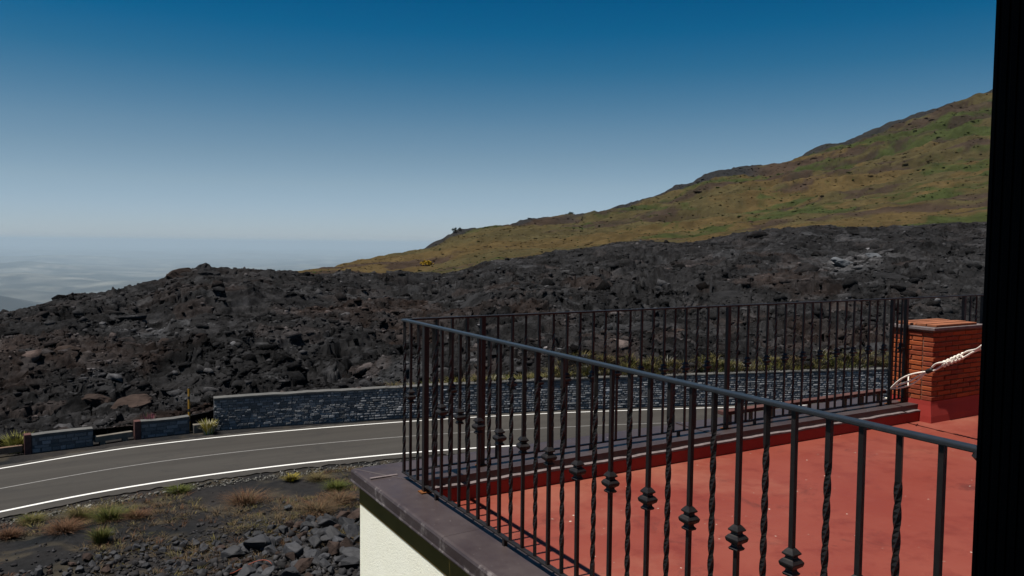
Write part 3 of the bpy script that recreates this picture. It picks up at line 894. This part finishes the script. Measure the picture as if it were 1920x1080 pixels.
# thin dry grass over the ash and weeds above the wall: uncountable
VV, FF, CC = [], [], []; base = 0
for k in range(1500):
    x = RNG.uniform(-4, 12); y = RNG.uniform(24, 34)
    if near_road(x, y) < 1.2 or fbm(np.array([x * 0.45]), np.array([y * 0.6]), 77, 3)[0] < 0.47: continue
    cols = random.choice([TAN, TAN, DRY, YEL])
    V, F, C = tuft_data(20, RNG.uniform(0.15, 0.45), RNG.uniform(0.07, 0.2), cols, 900 + k, 1.0, 0.008, (x, y, gz_(x, y)))
    VV.append(V); FF.append(F + base); CC.append(C); base += len(V)
o = obj('dry_grass', mesh('dry_grass', np.vstack(VV), np.vstack(FF), M['plant'], False, np.vstack(CC)))
tag(o, 'thin scattered dry grass on the ash ground', 'grass', kind='stuff')

VV, FF, CC = [], [], []; base = 0
for k in range(420):
    ph = RNG.uniform(21.5, 62); d = np.interp(ph, WALLD[:, 0], WALLD[:, 1]) + RNG.uniform(0.7, 2.2)
    x, y, zz, _ = lava_point(np.array([ph]), np.array([d]))
    cols = random.choice([YEL, YEL, TAN, [(0.12, 0.11, 0.03)], GREEN, [(0.3, 0.29, 0.25), (0.11, 0.10, 0.04), (0.11, 0.10, 0.04)]])
    V, F, C = tuft_data(46, RNG.uniform(0.3, 0.8), RNG.uniform(0.2, 0.55), cols, 2000 + k, 1.3, 0.014, (x[0], y[0], zz[0]))
    VV.append(V); FF.append(F + base); CC.append(C); base += len(V)
o = obj('wall_top_weeds', mesh('wall_top_weeds', np.vstack(VV), np.vstack(FF), M['plant'], False, np.vstack(CC)))
tag(o, 'yellow green weeds growing along the top of the stone wall', 'weeds', kind='stuff')

for nm, (x, y), R_, h, cols, label in (('flowering_bush', (7.10, 43.0), 0.42, 0.7, [(0.4, 0.33, 0.06), (0.25, 0.24, 0.05), (0.6, 0.55, 0.4)], 'yellow white flowering bush at the left end of the stone wall'),
                                       ('flowering_bush', (4.35, 44.0), 0.3, 1.1, [(0.32, 0.08, 0.14), (0.1, 0.10, 0.04), (0.26, 0.07, 0.11)], 'pink flowering plant behind the low wall by the pole'),
                                       ('roadside_weed', (-1.4, 43.5), 0.6, 0.85, [(0.3, 0.28, 0.08), (0.2, 0.2, 0.05)], 'yellowish weed behind the low wall nearest the left edge')):
    V, F, C = tuft_data(300, R_, h, cols, 77, 0.9, 0.025)
    o = obj(nm, mesh(nm, V, F, M['plant'], False, C), None, (x, y, 0.0)); tag(o, label, 'plant')


def shrub(nm, x, y, z, R_, H_, col, label, cat, trunk=False, seed=1, n=260):
    g = np.random.default_rng(seed)
    e = empty(nm, (x, y, z)); tag(e, label, cat)
    lob = np.c_[g.normal(0, 0.45 * R_, 9), g.normal(0, 0.45 * R_, 9), H_ * g.uniform(0.35, 0.85, 9)]
    c = lob[g.integers(0, 9, n)] + g.normal(0, 1, (n, 3)) * np.array([0.26 * R_, 0.26 * R_, 0.13 * H_])
    u = g.normal(0, 1, (n, 3)); v = g.normal(0, 1, (n, 3)); s_ = 0.16 * R_
    u *= s_ / np.linalg.norm(u, axis=1)[:, None]; v *= s_ / np.linalg.norm(v, axis=1)[:, None]
    V = np.stack([c - u, c + v, c + u, c - v], 1).reshape(-1, 3)
    F = np.arange(n * 4).reshape(n, 4)
    C = np.repeat(np.array(col)[None] * g.uniform(0.6, 1.4, n)[:, None], 4, 0)
    obj('crown', mesh('crown', V, F, M['plant'], False, C), e)
    V, F = tube([(0, 0, -0.4), (0.03 * R_, 0, 0.25 * H_), (0, 0.04 * R_, 0.6 * H_)], [0.07 * R_, 0.05 * R_, 0.02 * R_], 6)
    obj('trunk', mesh('trunk', V, F, M['timber']), e)


def hill_at(ph, s):
    x, y, z, *_ = hill_point(np.array([ph]), np.array([s]))
    return float(x[0]), float(y[0]), float(z[0])


def s_for(ph, tan):
    ss = np.linspace(0.02, 1.0, 300)
    x, y, z, *_ = hill_point(np.full(300, ph), ss)
    e = (z - 10) / np.hypot(x, y)
    return float(ss[np.argmin(np.abs(e - tan))])


shrub('bush', *hill_at(24.45, s_for(24.45, -0.0285)), 1.5, 1.4, (0.27, 0.17, 0.012), 'bright yellow broom bush low on the grassy slope', 'bush', seed=3)
shrub('tree', *hill_at(26.35, 0.99), 0.9, 2.1, (0.02, 0.03, 0.018), 'small dark tree standing on the slope skyline', 'tree', seed=4)
shrub('tree', *hill_at(26.70, 0.985), 0.6, 1.2, (0.02, 0.03, 0.018), 'smaller of the two dark trees on the slope skyline', 'tree', seed=5)
shrub('bush', *hill_at(34.6, 0.93), 2.0, 2.0, (0.015, 0.028, 0.015), 'dark green round bush at the foot of the dark skyline lava', 'bush', seed=6)

# tussocks and low scrub on the flank: uncountable
blob = [rock_mesh('scrub_template', None, 700 + k, 9, 0.7) for k in range(6)]
for me in blob: me.materials.clear()
NB = 14000
ph = RNG.uniform(12, 68, NB); ss = RNG.random(NB) ** 1.2 * 0.985
x, y, z, q, r_, d = hill_point(ph, ss)
cl = hill_colour(q, r_, ph, ss)
gsel = fbm(q / 46, r_ / 24, 191, 6, 0.62) + RNG.normal(0, 0.05, NB) - 0.02
isg = gsel > 0.53
cl = np.where(isg[:, None], np.array([0.023, 0.031, 0.010]) * RNG.uniform(0.7, 1.3, NB)[:, None], cl * RNG.uniform(0.75, 1.25, NB)[:, None])
szb = np.exp(RNG.normal(0.0, 0.4, NB)) * (d / 300) * 0.72
sz3 = szb[:, None] * np.c_[RNG.uniform(1.0, 2.2, NB), RNG.uniform(0.8, 1.4, NB), RNG.uniform(0.4, 0.8, NB)]
o = obj('hillside_scrub', merged('hillside_scrub', blob, np.c_[x, y, z], sz3, RNG.uniform(0, 6.28, NB), RNG.uniform(-0.2, 0.2, NB), M['hill'], cl))
tag(o, 'low grass clumps and scrub covering the mountain slope', 'scrub', kind='stuff')

# ------------------------------------------------------------------ boulder pile and gravel beside the house
placed = []
k = 0
tries = 0
while k < 280 and tries < 20000:
    tries += 1
    if random.random() < 0.62:
        x = random.uniform(4.6, 10.2); y = random.uniform(21.6, 27.2) - 0.25 * max(0, 6.5 - x); s_ = random.uniform(0.34, 0.95)
    else:
        x = random.uniform(-2.2, 6.5); y = random.uniform(23.0, 27.8); s_ = random.uniform(0.16, 0.42)
    if near_road(x, y) < 4.0: continue
    if any((x - a) ** 2 + (y - b) ** 2 < (0.29 * (s_ + c)) ** 2 for a, b, c in placed): continue
    placed.append((x, y, s_))
    brown = random.random() < 0.16
    me = random.choice(PILE_BROWN if brown else ROCKS)
    o = obj('boulder', me, None, (x, y, gz_(x, y) + 0.20 * s_), (random.uniform(-.5, .5), random.uniform(-.5, .5), random.uniform(0, 6.28)),
            (s_ * random.uniform(0.95, 1.4), s_ * random.uniform(0.9, 1.25), s_ * random.uniform(0.75, 1.2)))
    zone = ('against the foot of the cream wall' if x > 8.9 else 'beside the looped orange hose' if math.hypot(x - 5.0, y - 23.6) < 1.0 else
            'among the small stones left of the heap' if x < 1.0 else 'on the thin left fringe of the heap' if x < 3.6 else
            'along the top edge of the heap' if y > 25.9 else 'at the bottom edge of the photo in the heap' if y < 23.4 else
            'in the left half of the heap' if x < 6.6 else 'in the right half of the heap')
    size = 'big' if s_ > 0.72 else 'medium' if s_ > 0.45 else 'small' if s_ > 0.28 else 'very small'
    tag(o, '%s %s angular lava boulder %s' % (size, 'brown tinged' if brown else 'dark grey', zone), 'boulder', 'lava boulders heaped beside the house')
    k += 1
for (x, y, s_, me, label) in ((7.56, 29.06, 0.42, SLABS_PALE[0], 'pale pinkish flat stone lying alone on the ash'), (5.6, 25.3, 1.15, ROCKS[2], 'largest lava boulder, low in the middle of the heap'), (7.9, 24.6, 1.05, ROCKS[7], 'big upright grey boulder near the cream wall')):
    o = obj('boulder', me, None, (x, y, gz_(x, y) + 0.2 * s_), (0.2, 0.1, 1.0), (s_ * 1.2, s_, s_)); tag(o, label, 'boulder')

n = 9000
gx = RNG.normal(5.0, 3.6, n); gy = RNG.uniform(15, 33.2, n)
ok = (near_road(gx, gy) > 1.3) & (gx < 10.8) & (RNG.random(n) < np.clip(1.25 - (gy - 26.0) * 0.30, 0.12, 1))
gx, gy = gx[ok], gy[ok]; n = len(gx)
vx, vy = np.interp(np.linspace(0, 1, 1500), np.linspace(0, 1, len(QN)), QN[:, 0]), None
ex = RNG.uniform(-10, 18, 1600); ey = np.interp(ex, QN[:, 0], QN[:, 1]) - RNG.normal(1.25, 0.14, 1600)   # stones along the road edge
gx = np.r_[gx, ex]; gy = np.r_[gy, ey]
sz = np.r_[np.exp(RNG.normal(-2.3, 0.45, n)) * np.clip(1.3 - (gy[:n] - 25.0) * 0.13, 0.4, 1.3), np.exp(RNG.normal(-2.4, 0.35, 1600))]
gz2 = ash_height(gx, gy) + sz * 0.2
sz3 = sz[:, None] * RNG.uniform(0.8, 1.4, (len(sz), 3))
lv = np.exp(RNG.normal(0, 0.4, len(sz)))[:, None]
cg = np.array([0.026, 0.025, 0.0262]) * lv
cg[n:] = np.array([0.08, 0.077, 0.071]) * lv[n:]
o = obj('gravel', merged('gravel', small_rocks, np.c_[gx, gy, gz2], sz3, RNG.uniform(0, 6.28, len(sz)), RNG.uniform(-.5, .5, len(sz)), M['ash'], cg))
tag(o, 'small loose lava stones on the ash and along the verge', 'gravel', kind='stuff')
V, F = tube([(5.0 + 0.6 * math.cos(q), 23.35 + 0.4 * math.sin(q), 0.40 + 0.1 * math.sin(q * 2)) for q in np.linspace(0.1, 3.4, 18)], 0.010, 6)
o = obj('hose', mesh('hose', V, F, M['hose'], True)); tag(o, 'thin orange hose looped over the boulders', 'hose')

# ------------------------------------------------------------------ the house: terrace wing
FZ = 8.345            # terrace floor
CZ = 8.50             # coping top
house = empty('house', (6, 2.5, 0)); house.location = (0, 0, 0)
tag(house, 'cream stuccoed house with a red roof terrace and brown metal coping', 'building')
boxes('wall', [(1.765, 14, 0.52, 4.955, -0.3, 8.10)], M['stucco'], house)
boxes('parapet_wall', [(1.765, 1.985, 0.52, 4.955, 8.10, CZ - 0.03)], M['stucco'], house)
boxes('parapet_wall', [(1.985, 14, 4.53, 4.955, 8.10, CZ - 0.03)], M['stucco'], house)
boxes('olive_strip', [(1.762, 1.7649, 0.53, 4.958, CZ - 0.232, CZ - 0.04)], M['coping_strip'], house)  # thin dark olive strips on the wall just below the coping
boxes('olive_strip', [(1.762, 14, 4.9551, 4.958, CZ - 0.232, CZ - 0.04)], M['coping_strip'], house)
boxes('terrace_floor', [(1.985, 14, 0.52, 4.53, 8.10, FZ)], M['red_floor'], house)
boxes('upstand', [(2.03, 7.2, 4.475, 4.53, FZ, FZ + 0.092)], M['red_upstand'], house, 0.006)
boxes('upstand', [(8.06, 14, 4.475, 4.53, FZ, FZ + 0.092)], M['red_upstand'], house, 0.006)
boxes('upstand', [(1.985, 2.03, 0.52, 4.53, FZ, FZ + 0.092)], M['red_upstand'], house, 0.006)


def sheet(name, prof, frames, mat, parent):
    """sweep a 2-D profile (offset, z) over a list of frames (origin, outward dir) -> closed solid"""
    V = []; n = len(prof)
    for (o_, dvec) in frames:
        for (a, zz) in prof: V.append((o_[0] + dvec[0] * a, o_[1] + dvec[1] * a, zz))
    F = []
    for i in range(len(frames) - 1):
        for j in range(n): F.append((i * n + j, i * n + (j + 1) % n, (i + 1) * n + (j + 1) % n, (i + 1) * n + j))
    F += [tuple(range(n))[::-1], tuple((len(frames) - 1) * n + j for j in range(n))]
    me = mesh(name, V, F, mat)
    bm = bmesh.new(); bm.from_mesh(me); bmesh.ops.recalc_face_normals(bm, faces=bm.faces)
    bm.to_mesh(me); bm.free()
    return obj(name, me, parent)


# outward profile measured from the outer wall face (x=1.765 / y=4.955); positive = outwards
OUT = [(-0.235, CZ), (0.030, CZ - 0.004), (0.042, CZ - 0.009), (0.048, CZ - 0.020), (0.048, CZ - 0.070), (0.052, CZ - 0.078), (0.052, CZ - 0.084), (0.042, CZ - 0.080), (0.044, CZ - 0.022), (0.026, CZ - 0.012), (-0.235, CZ - 0.012)]
cop = []
# near coping in three sheets with small laps (mitred at the outer corner)
ylist = [0.53, 2.05, 3.60]
for i, y0 in enumerate(ylist):
    y1 = ylist[i + 1] - 0.002 if i < 2 else None
    fr = [((1.765, y0), (-1, 0))]
    if y1: fr.append(((1.765, y1), (-1, 0)))
    if y1:
        sheet('coping_sheet', OUT, fr, M['flashing'], house)
    else:
        V = []; n = len(OUT)
        for a, zz in OUT: V.append((1.765 - a, y0, zz))
        for a, zz in OUT: V.append((1.765 - a, 4.955 + a if a > -0.2 else 4.72, zz))
        F = [(j, (j + 1) % n, n + (j + 1) % n, n + j) for j in range(n)] + [tuple(range(n))[::-1], tuple(range(n, 2 * n))]
        me = mesh('coping_sheet', V, F, M['flashing'])
        bm = bmesh.new(); bm.from_mesh(me); bmesh.ops.recalc_face_normals(bm, faces=bm.faces); bm.to_mesh(me); bm.free()
        obj('coping_sheet', me, house)
OUTF = [(-0.455, CZ + 0.003)] + [(a, zz + 0.003) for a, zz in OUT[1:-1]] + [(-0.443, CZ - 0.009), (-0.443, CZ - 0.062), (-0.455, CZ - 0.062)]
V = []; n = len(OUTF)
for a, zz in OUTF: V.append((1.765 - a + 0.004, 4.955 + a, zz))
for a, zz in OUTF: V.append((4.6, 4.955 + a, zz))
for (xa, xb) in ((None, 4.60), (4.602, 7.195), (8.065, 14.0)):
    V = []
    for a, zz in OUTF: V.append((xa if xa else (1.768 - a if a > -0.26 else 1.99), 4.955 + a, zz))
    for a, zz in OUTF: V.append((xb, 4.955 + a, zz))
    F = [(j, (j + 1) % n, n + (j + 1) % n, n + j) for j in range(n)] + [tuple(range(n))[::-1], tuple(range(n, 2 * n))]
    me = mesh('coping_sheet', V, F, M['flashing'])
    bm = bmesh.new(); bm.from_mesh(me); bmesh.ops.recalc_face_normals(bm, faces=bm.faces); bm.to_mesh(me); bm.free()
    obj('coping_sheet', me, house)
# solder seam across the corner and laps
boxes('seam', [(1.745, 1.93, 4.70, 4.722, CZ - 0.004, CZ + 0.006)], M['sealant'], house, 0.002)
boxes('lap_strip', [(4.55, 4.60, 4.515, 4.99, CZ + 0.002, CZ + 0.0075)], M['flashing'], house, 0.001)
# ragged sealant line under the inner flashing
xs_ = np.linspace(2.04, 7.19, 160)
V = []
for i, x in enumerate(xs_):
    jj = 0.010 * (vnoise(np.array([x * 9]), np.array([0.5]), 5)[0] - 0.4)
    V += [(x, 4.468, FZ + 0.092 + jj * 0.6), (x, 4.468, FZ + 0.106 + jj), (x, 4.499, FZ + 0.110 + jj), (x, 4.499, FZ + 0.0935)]
F = []
for i in range(len(xs_) - 1):
    for j in range(4): F.append((i * 4 + j, i * 4 + (j + 1) % 4, i * 4 + 4 + (j + 1) % 4, i * 4 + 4 + j))
obj('sealant_strip', mesh('sealant_strip', V, F, M['sealant']), house)

# main block behind the window, with the room the picture is taken from
boxes('facade', [(-6, -0.35, 0.20, 0.50, -0.3, 12.8), (1.03, 14, 0.20, 0.50, -0.3, 12.8), (-0.35, 1.03, 0.20, 0.50, -0.3, 9.15), (-0.35, 1.03, 0.20, 0.50, 10.95, 12.8)], M['stucco'], house)
boxes('room_shell', [(-3.0, 3.0, -4.2, -4.0, 8.3, 11.4), (-3.2, -3.0, -4.2, 0.19, 8.3, 11.4), (3.0, 3.2, -4.2, 0.19, 8.3, 11.4), (-3.2, 3.2, -4.2, 0.19, 8.1, 8.3), (-3.2, 3.2, -4.2, 0.19, 11.4, 11.6)], M['room'], house)
boxes('side_wall', [(-6, -5.7, -9, 0.20, -0.3, 12.8), (13.7, 14, -9, 0.20, -0.3, 12.8), (-5.7, 13.7, -9, -8.7, -0.3, 12.8)], M['stucco'], house)
boxes('roof', [(-6.2, 14.2, -9.2, 0.62, 12.8, 13.0)], M['terracotta'], house)

wf = empty('window_frame', (1.0, 0.46, 9.15)); tag(wf, 'black grooved window frame at the right edge', 'window frame')
steps = [(0.500, 0.915)]
for k_ in range(9):
    y_ = 0.496 - k_ * 0.010
    steps += [(y_, 0.915 + 0.0008 * k_), (y_ - 0.001, 0.9165 + 0.0008 * k_), (y_ - 0.003, 0.9165 + 0.0008 * k_), (y_ - 0.004, 0.915 + 0.0008 * k_)]
steps.append((0.40, 0.925))


def jamb(name, flip):
    V = []
    pr = [(x - 1.0, y - 0.46) for y, x in steps] + [(0.03, 0.40 - 0.46), (0.03, 0.04)]
    if flip: pr = [(-0.32 - 1.0 - (x + 0.0) - 0.0, y) for x, y in [(p_[0], p_[1]) for p_ in pr]]
    for zz in (0, 1.8):
        for (x, y) in pr: V.append((x, y, zz))
    n = len(pr)
    F = [(j, (j + 1) % n, n + (j + 1) % n, n + j) for j in range(n)] + [tuple(range(n))[::-1], tuple(range(n, 2 * n))]
    me = mesh(name, V, F, M['frame'])
    bm = bmesh.new(); bm.from_mesh(me); bmesh.ops.recalc_face_normals(bm, faces=bm.faces); bm.to_mesh(me); bm.free()
    return obj(name, me, wf)


jamb('jamb', False)
jamb('jamb', True)
boxes('head', [(-1.26, -0.095, -0.05, 0.038, 1.70, 1.80)], M['frame'], wf)
boxes('sill', [(-1.26, -0.095, -0.05, 0.038, 0.0, 0.09)], M['frame'], wf)

# ------------------------------------------------------------------ chimney
ch = empty('chimney', (7.2, 4.38, FZ)); tag(ch, 'short brick chimney with a flared red base and tiled top', 'chimney')
CW, CD = 0.85, 0.43
HB, HT = 0.20, 0.875
boxes('mortar_core', [(0.012, CW - 0.012, 0.012, CD - 0.012, 0.0, HT)], M['brick_mortar'], ch)
# flared red base
fl = [(-0.028, 0), (-0.022, 0.06), (-0.004, 0.16), (0.0, HB)]
V = []
for o_, zz in fl: V += [(o_, o_, zz), (CW - o_, o_, zz), (CW - o_, CD - o_, zz), (o_, CD - o_, zz)]
F = []
for i in range(len(fl) - 1):
    for j in range(4): F.append((i * 4 + j, i * 4 + (j + 1) % 4, i * 4 + 4 + (j + 1) % 4, i * 4 + 4 + j))
F += [(3, 2, 1, 0), (12, 13, 14, 15)]
obj('flared_base', mesh('flared_base', V, F, M['red_upstand']), ch)
BH = 0.047


def brick_mesh(ln, dp, seed):
    r = random.Random(seed)
    bm = bmesh.new()
    vs = [bm.verts.new((x * ln / 2 + r.uniform(-.0015, .0015), y * dp / 2 + r.uniform(-.003, .003), z_ * 0.0185 + r.uniform(-.0015, .0015))) for x, y, z_ in [(-1, -1, -1), (1, -1, -1), (1, 1, -1), (-1, 1, -1), (-1, -1, 1), (1, -1, 1), (1, 1, 1), (-1, 1, 1)]]
    for f_ in BOXF: bm.faces.new([vs[i] for i in f_])
    bmesh.ops.bevel(bm, geom=bm.edges[:], offset=0.004, segments=1, affect='EDGES')
    me = bpy.data.meshes.new('brick'); bm.to_mesh(me); bm.free(); me.materials.append(M['brick'])
    return me


LONG = [brick_mesh(0.203, 0.10, k) for k in range(4)]
HALF = [brick_mesh(0.0965, 0.10, 10 + k) for k in range(3)]
SIDE = [brick_mesh(0.10, 0.1030, 20 + k) for k in range(3)]
SIDE_LONG = [brick_mesh(0.10, 0.2100, 30 + k) for k in range(3)]
nrow = int((HT - HB) / BH)
for row in range(nrow):
    zz = HB + 0.024 + row * BH
    odd = row % 2
    for face in (0, 1):
        yy = 0.05 if face == 0 else CD - 0.05
        x = 0.0
        seq = ([HALF] + [LONG] * 3 + [HALF]) if odd else [LONG] * 4
        for tset in seq:
            ln = 0.2125 if tset is LONG else 0.106
            obj('brick', random.choice(tset), ch, (x + ln / 2, yy + random.uniform(-.004, .003) * (1 if face == 0 else -1), zz), (0, 0, 0)); x += ln
    for face in (0, 1):
        xx = 0.05 if face == 0 else CW - 0.05
        for k in range(1 if odd else 2):
            obj('brick', random.choice(SIDE_LONG if odd else SIDE), ch, (xx + random.uniform(-.004, .003) * (1 if face == 0 else -1), 0.215 if odd else 0.16 + 0.11 * k, zz))
boxes('cap_slab', [(-0.02, CW + 0.02, -0.02, CD + 0.02, HT, HT + 0.028)], M['sealant'], ch, 0.004)
for k in range(4):
    boxes('cap_tile', [(0.05, CW - 0.12, 0.005 + k * 0.105, 0.102 + k * 0.105, HT + 0.029, HT + 0.052 + 0.004 * (k % 2))], M['terracotta'], ch, 0.004)


# ------------------------------------------------------------------ railings
Z0, Z1 = 8.545, 9.520
HGT = Z1 - Z0


def bar_mesh(name, half, twist):
    zs = [0.0]
    ang = [0.0]
    if twist:
        a0, a1, n = 0.12, HGT - 0.14, 44
        zs += [a0 + (a1 - a0) * k / n for k in range(n + 1)]
        ang += [math.pi * 2 * 2.6 * k / n for k in range(n + 1)]
        zs.append(HGT - 0.012); ang.append(ang[-1])
    else:
        zs.append(HGT - 0.012); ang.append(0.0)
    V, F = [], []
    for zz, a in zip(zs, ang):
        for k in range(4):
            q = a + math.pi / 4 + k * math.pi / 2; rr_ = half * math.sqrt(2)
            V.append((rr_ * math.cos(q), rr_ * math.sin(q), zz))
    for i in range(len(zs) - 1):
        for k in range(4): F.append((i * 4 + k, i * 4 + (k + 1) % 4, i * 4 + 4 + (k + 1) % 4, i * 4 + 4 + k))
    F += [(3, 2, 1, 0), tuple(4 * (len(zs) - 1) + k for k in range(4))]
    return mesh(name, V, F, M['iron'])


def collar_mesh():
    pr = [(0.009, -0.042), (0.017, -0.040), (0.019, -0.034), (0.013, -0.027), (0.012, -0.022), (0.024, -0.012), (0.0265, -0.004), (0.0265, 0.001), (0.020, 0.010), (0.014, 0.014), (0.013, 0.019), (0.0205, 0.025), (0.0205, 0.029), (0.014, 0.038), (0.009, 0.044)]
    V, F = [], []
    for h, zz in pr:
        for k in range(4):
            q = math.pi / 4 + k * math.pi / 2
            V.append((h * math.sqrt(2) * math.cos(q), h * math.sqrt(2) * math.sin(q), zz))
    for i in range(len(pr) - 1):
        for k in range(4): F.append((i * 4 + k, i * 4 + (k + 1) % 4, i * 4 + 4 + (k + 1) % 4, i * 4 + 4 + k))
    F += [(3, 2, 1, 0), tuple(4 * (len(pr) - 1) + k for k in range(4))]
    return mesh('collar', V, F, M['iron'])


TW = bar_mesh('baluster', 0.0078, True); PL = bar_mesh('baluster', 0.0075, False); COLLAR = collar_mesh()
POST = mesh('post', box_v(-0.0155, 0.0155, -0.0155, 0.0155, -0.045, HGT - 0.012), BOXF, M['iron'])


PLATE = mesh('foot_plate', box_v(-0.035, 0.035, -0.03, 0.03, -0.0445, -0.038), BOXF, M['rust'])


def add_post(root, loc):
    o = obj('post', POST, root, loc)
    obj('foot_plate', PLATE, o)
    return o


def rail(name, L_, wid, zc, th, mat, root, axis):
    if axis == 'y': b_ = (-wid / 2, wid / 2, -L_, 0.0, zc - th, zc)
    else: b_ = (0.0, L_, -wid / 2, wid / 2, zc - th, zc)
    return boxes(name, [b_], M[mat], root, 0.0035)


def knob_bar(root, loc):
    o = obj('baluster', PL, root, loc, (random.gauss(0, .003), random.gauss(0, .003), random.gauss(0, .08)))
    obj('collar', COLLAR, o, (0, 0, 0.495 + random.gauss(0, .004)))


nr = empty('iron_railing', (1.94, 4.638, Z0)); tag(nr, 'dark wrought iron railing on the near edge of the terrace', 'railing', 'wrought iron terrace railings')
rail('top_rail', 4.10, 0.036, HGT, 0.014, 'rail_top', nr, 'y')
rail('bottom_rail', 4.10, 0.026, 0.0, 0.010, 'iron', nr, 'y')
for k in range(36):
    y = -0.1127 * k
    if k == 0: y = -0.012
    if k in (3, 33): add_post(nr, (0, y, 0))
    elif k % 2 == 0: obj('baluster', TW, nr, (0, y + random.uniform(-.003, .003), 0), (random.gauss(0, .003), random.gauss(0, .003), random.uniform(0, 1.5)))
    else: knob_bar(nr, (0, y, 0))
for k in range(5):
    boxes('spacer', [(-0.010, 0.010, -0.5 - 0.8 * k - 0.01, -0.5 - 0.8 * k + 0.01, -0.046, -0.0095)], M['iron'], nr)
V, F = tube([(0, -3.60, HGT - 0.035), (0, -3.60, HGT - 0.022), (0, -3.60, HGT + 0.004)], [0.018, 0.030, 0.020], 12)
obj('rail_clamp', mesh('rail_clamp', V, F, M['iron']), nr)

fr_ = empty('iron_railing', (1.958, 4.638, Z0)); tag(fr_, 'dark wrought iron railing along the far edge of the terrace up to the chimney', 'railing', 'wrought iron terrace railings')
rail('top_rail', 7.9, 0.032, HGT, 0.013, 'iron', fr_, 'x')
rail('bottom_rail', 5.22, 0.026, 0.0, 0.010, 'iron', fr_, 'x')
for k in range(2, 44):
    x = 0.1137 * k - 0.018
    if k in (5, 25): add_post(fr_, (x, 0, 0))
    elif k % 2 == 0: obj('baluster', TW, fr_, (x + random.uniform(-.003, .003), 0, 0), (random.gauss(0, .003), random.gauss(0, .003), random.uniform(0, 1.5)))
    else: knob_bar(fr_, (x, 0, 0))
add_post(fr_, (4.99, 0, 0)); obj('baluster', TW, fr_, (5.07, 0, 0)); knob_bar(fr_, (5.135, 0, 0)); add_post(fr_, (5.205, 0, 0))
for k in range(6):
    boxes('spacer', [(0.6 + 0.85 * k, 0.62 + 0.85 * k, -0.010, 0.010, -0.044, -0.0095)], M['iron'], fr_)
rail('bottom_rail', 1.6, 0.026, 0.0, 0.010, 'iron', fr_, 'x').location = (6.17, 0, 0)
for k in range(14):
    x = 6.18 + 0.1127 * k
    if k in (0, 3, 13): add_post(fr_, (x, 0, 0))
    elif k % 2 == 0: obj('baluster', TW, fr_, (x, 0, 0))
    else: knob_bar(fr_, (x, 0, 0))

pk = empty('plank', (4.85, 4.75, CZ)); tag(pk, 'brown timber plank raised on pegs outside the foot of the far railing', 'plank')
boxes('board', [(0, 2.17, -0.03, 0.05, 0.085, 0.118)], M['red_end'], pk, 0.004)
for k in range(9):
    boxes('peg', [(0.08 + 0.25 * k, 0.105 + 0.25 * k, -0.012, 0.012, 0.003, 0.086)], M['timber'], pk)

# ------------------------------------------------------------------ knotted rope from the railing to a ring on the house
A = Vector((6.905, 4.60, 8.66)); B = Vector((5.76, 0.53, 10.915))
rp = empty('rope', A); tag(rp, 'knotted white rope stretched from the far railing past the chimney', 'rope')


def along(t, side=0.0, upv=0.0):
    d_ = (B - A).normalized(); s_ = d_.cross(Vector((0, 0, 1))).normalized(); u_ = s_.cross(d_)
    sag = -0.10 * t * (1 - t) * 4 * 0.4
    return (B - A) * t + s_ * side + u_ * upv + Vector((0, 0, sag))


def strand(name, ts, sides, ups, r_, mat='rope', n=8):
    V, F = tube([along(a_, b_, c_) for a_, b_, c_ in zip(ts, sides, ups)], r_, n)
    return obj(name, mesh(name, V, F, M[mat], True), rp)


tt_ = np.linspace(0.0, 1.0, 70)
strand('strand', tt_, 0.0 * tt_, 0.006 * np.sin(tt_ * 90), 0.0085)
t2 = np.linspace(0.0, 0.115, 24)
strand('loop', t2, 0.026 * np.sin(np.pi * t2 / 0.115), 0.040 * np.sin(np.pi * t2 / 0.115), 0.0085)
strand('loop', t2 * 0.85, -0.02 * np.sin(np.pi * t2 / 0.115), -0.034 * np.sin(np.pi * t2 / 0.115), 0.0075)
t3 = np.linspace(0.12, 0.25, 40)
strand('loop', t3, 0.02 * np.sin((t3 - .12) * 60), 0.024 + 0.012 * np.sin((t3 - .12) * 95), 0.0085)
t4 = np.linspace(0.145, 0.20, 60)
strand('knot', t4, 0.020 * np.cos(t4 * 700), 0.012 + 0.022 * np.sin(t4 * 700), 0.0080)
t5 = np.linspace(0.243, 0.252, 24)
strand('knot', t5, 0.016 * np.cos(t5 * 2400), 0.018 * np.sin(t5 * 2400), 0.0080)
strand('knot', np.linspace(0.05, 0.055, 12), np.linspace(-0.03, 0.03, 12), np.linspace(0.05, -0.05, 12), 0.0060)
strand('tail', np.linspace(0.25, 0.275, 8), np.linspace(0.0, 0.03, 8), np.linspace(-0.01, -0.035, 8), 0.0075)
strand('tape', np.linspace(0.108, 0.122, 4), [0.008] * 4, [0.008] * 4, 0.021, 'tape')
strand('tape', np.linspace(0.318, 0.328, 4), [0.0] * 4, [0.0] * 4, 0.0105, 'tape')
V, F = tube([(B.x + 0.03 * math.cos(q), 0.515, B.z + 0.03 * math.sin(q)) for q in np.linspace(0, 6.283, 20)], 0.005, 6, False)
o = obj('wall_ring', mesh('wall_ring', V, F, M['iron'])); o.parent = house

# ------------------------------------------------------------------ haze
hz = NT('haze_air')
hz.t.nodes.remove(hz.b)
pv = hz.n('ShaderNodeVolumePrincipled')
pv.inputs['Color'].default_value = (0.495, 0.625, 0.735, 1)
pv.inputs['Density'].default_value = 2.1e-5
pv.inputs['Anisotropy'].default_value = 0.0
hz.l(pv.outputs[0], hz.t.nodes['Material Output'].inputs['Volume'])
top = float(max(HZ.max(), 20.0)) + 6.0
o = obj('haze', mesh('haze', box_v(-200000, 200000, -200000, 200000, -2600, top), BOXF, hz.m))
tag(o, kind='stuff')
for me in list(bpy.data.meshes):
    if me.users == 0: bpy.data.meshes.remove(me)
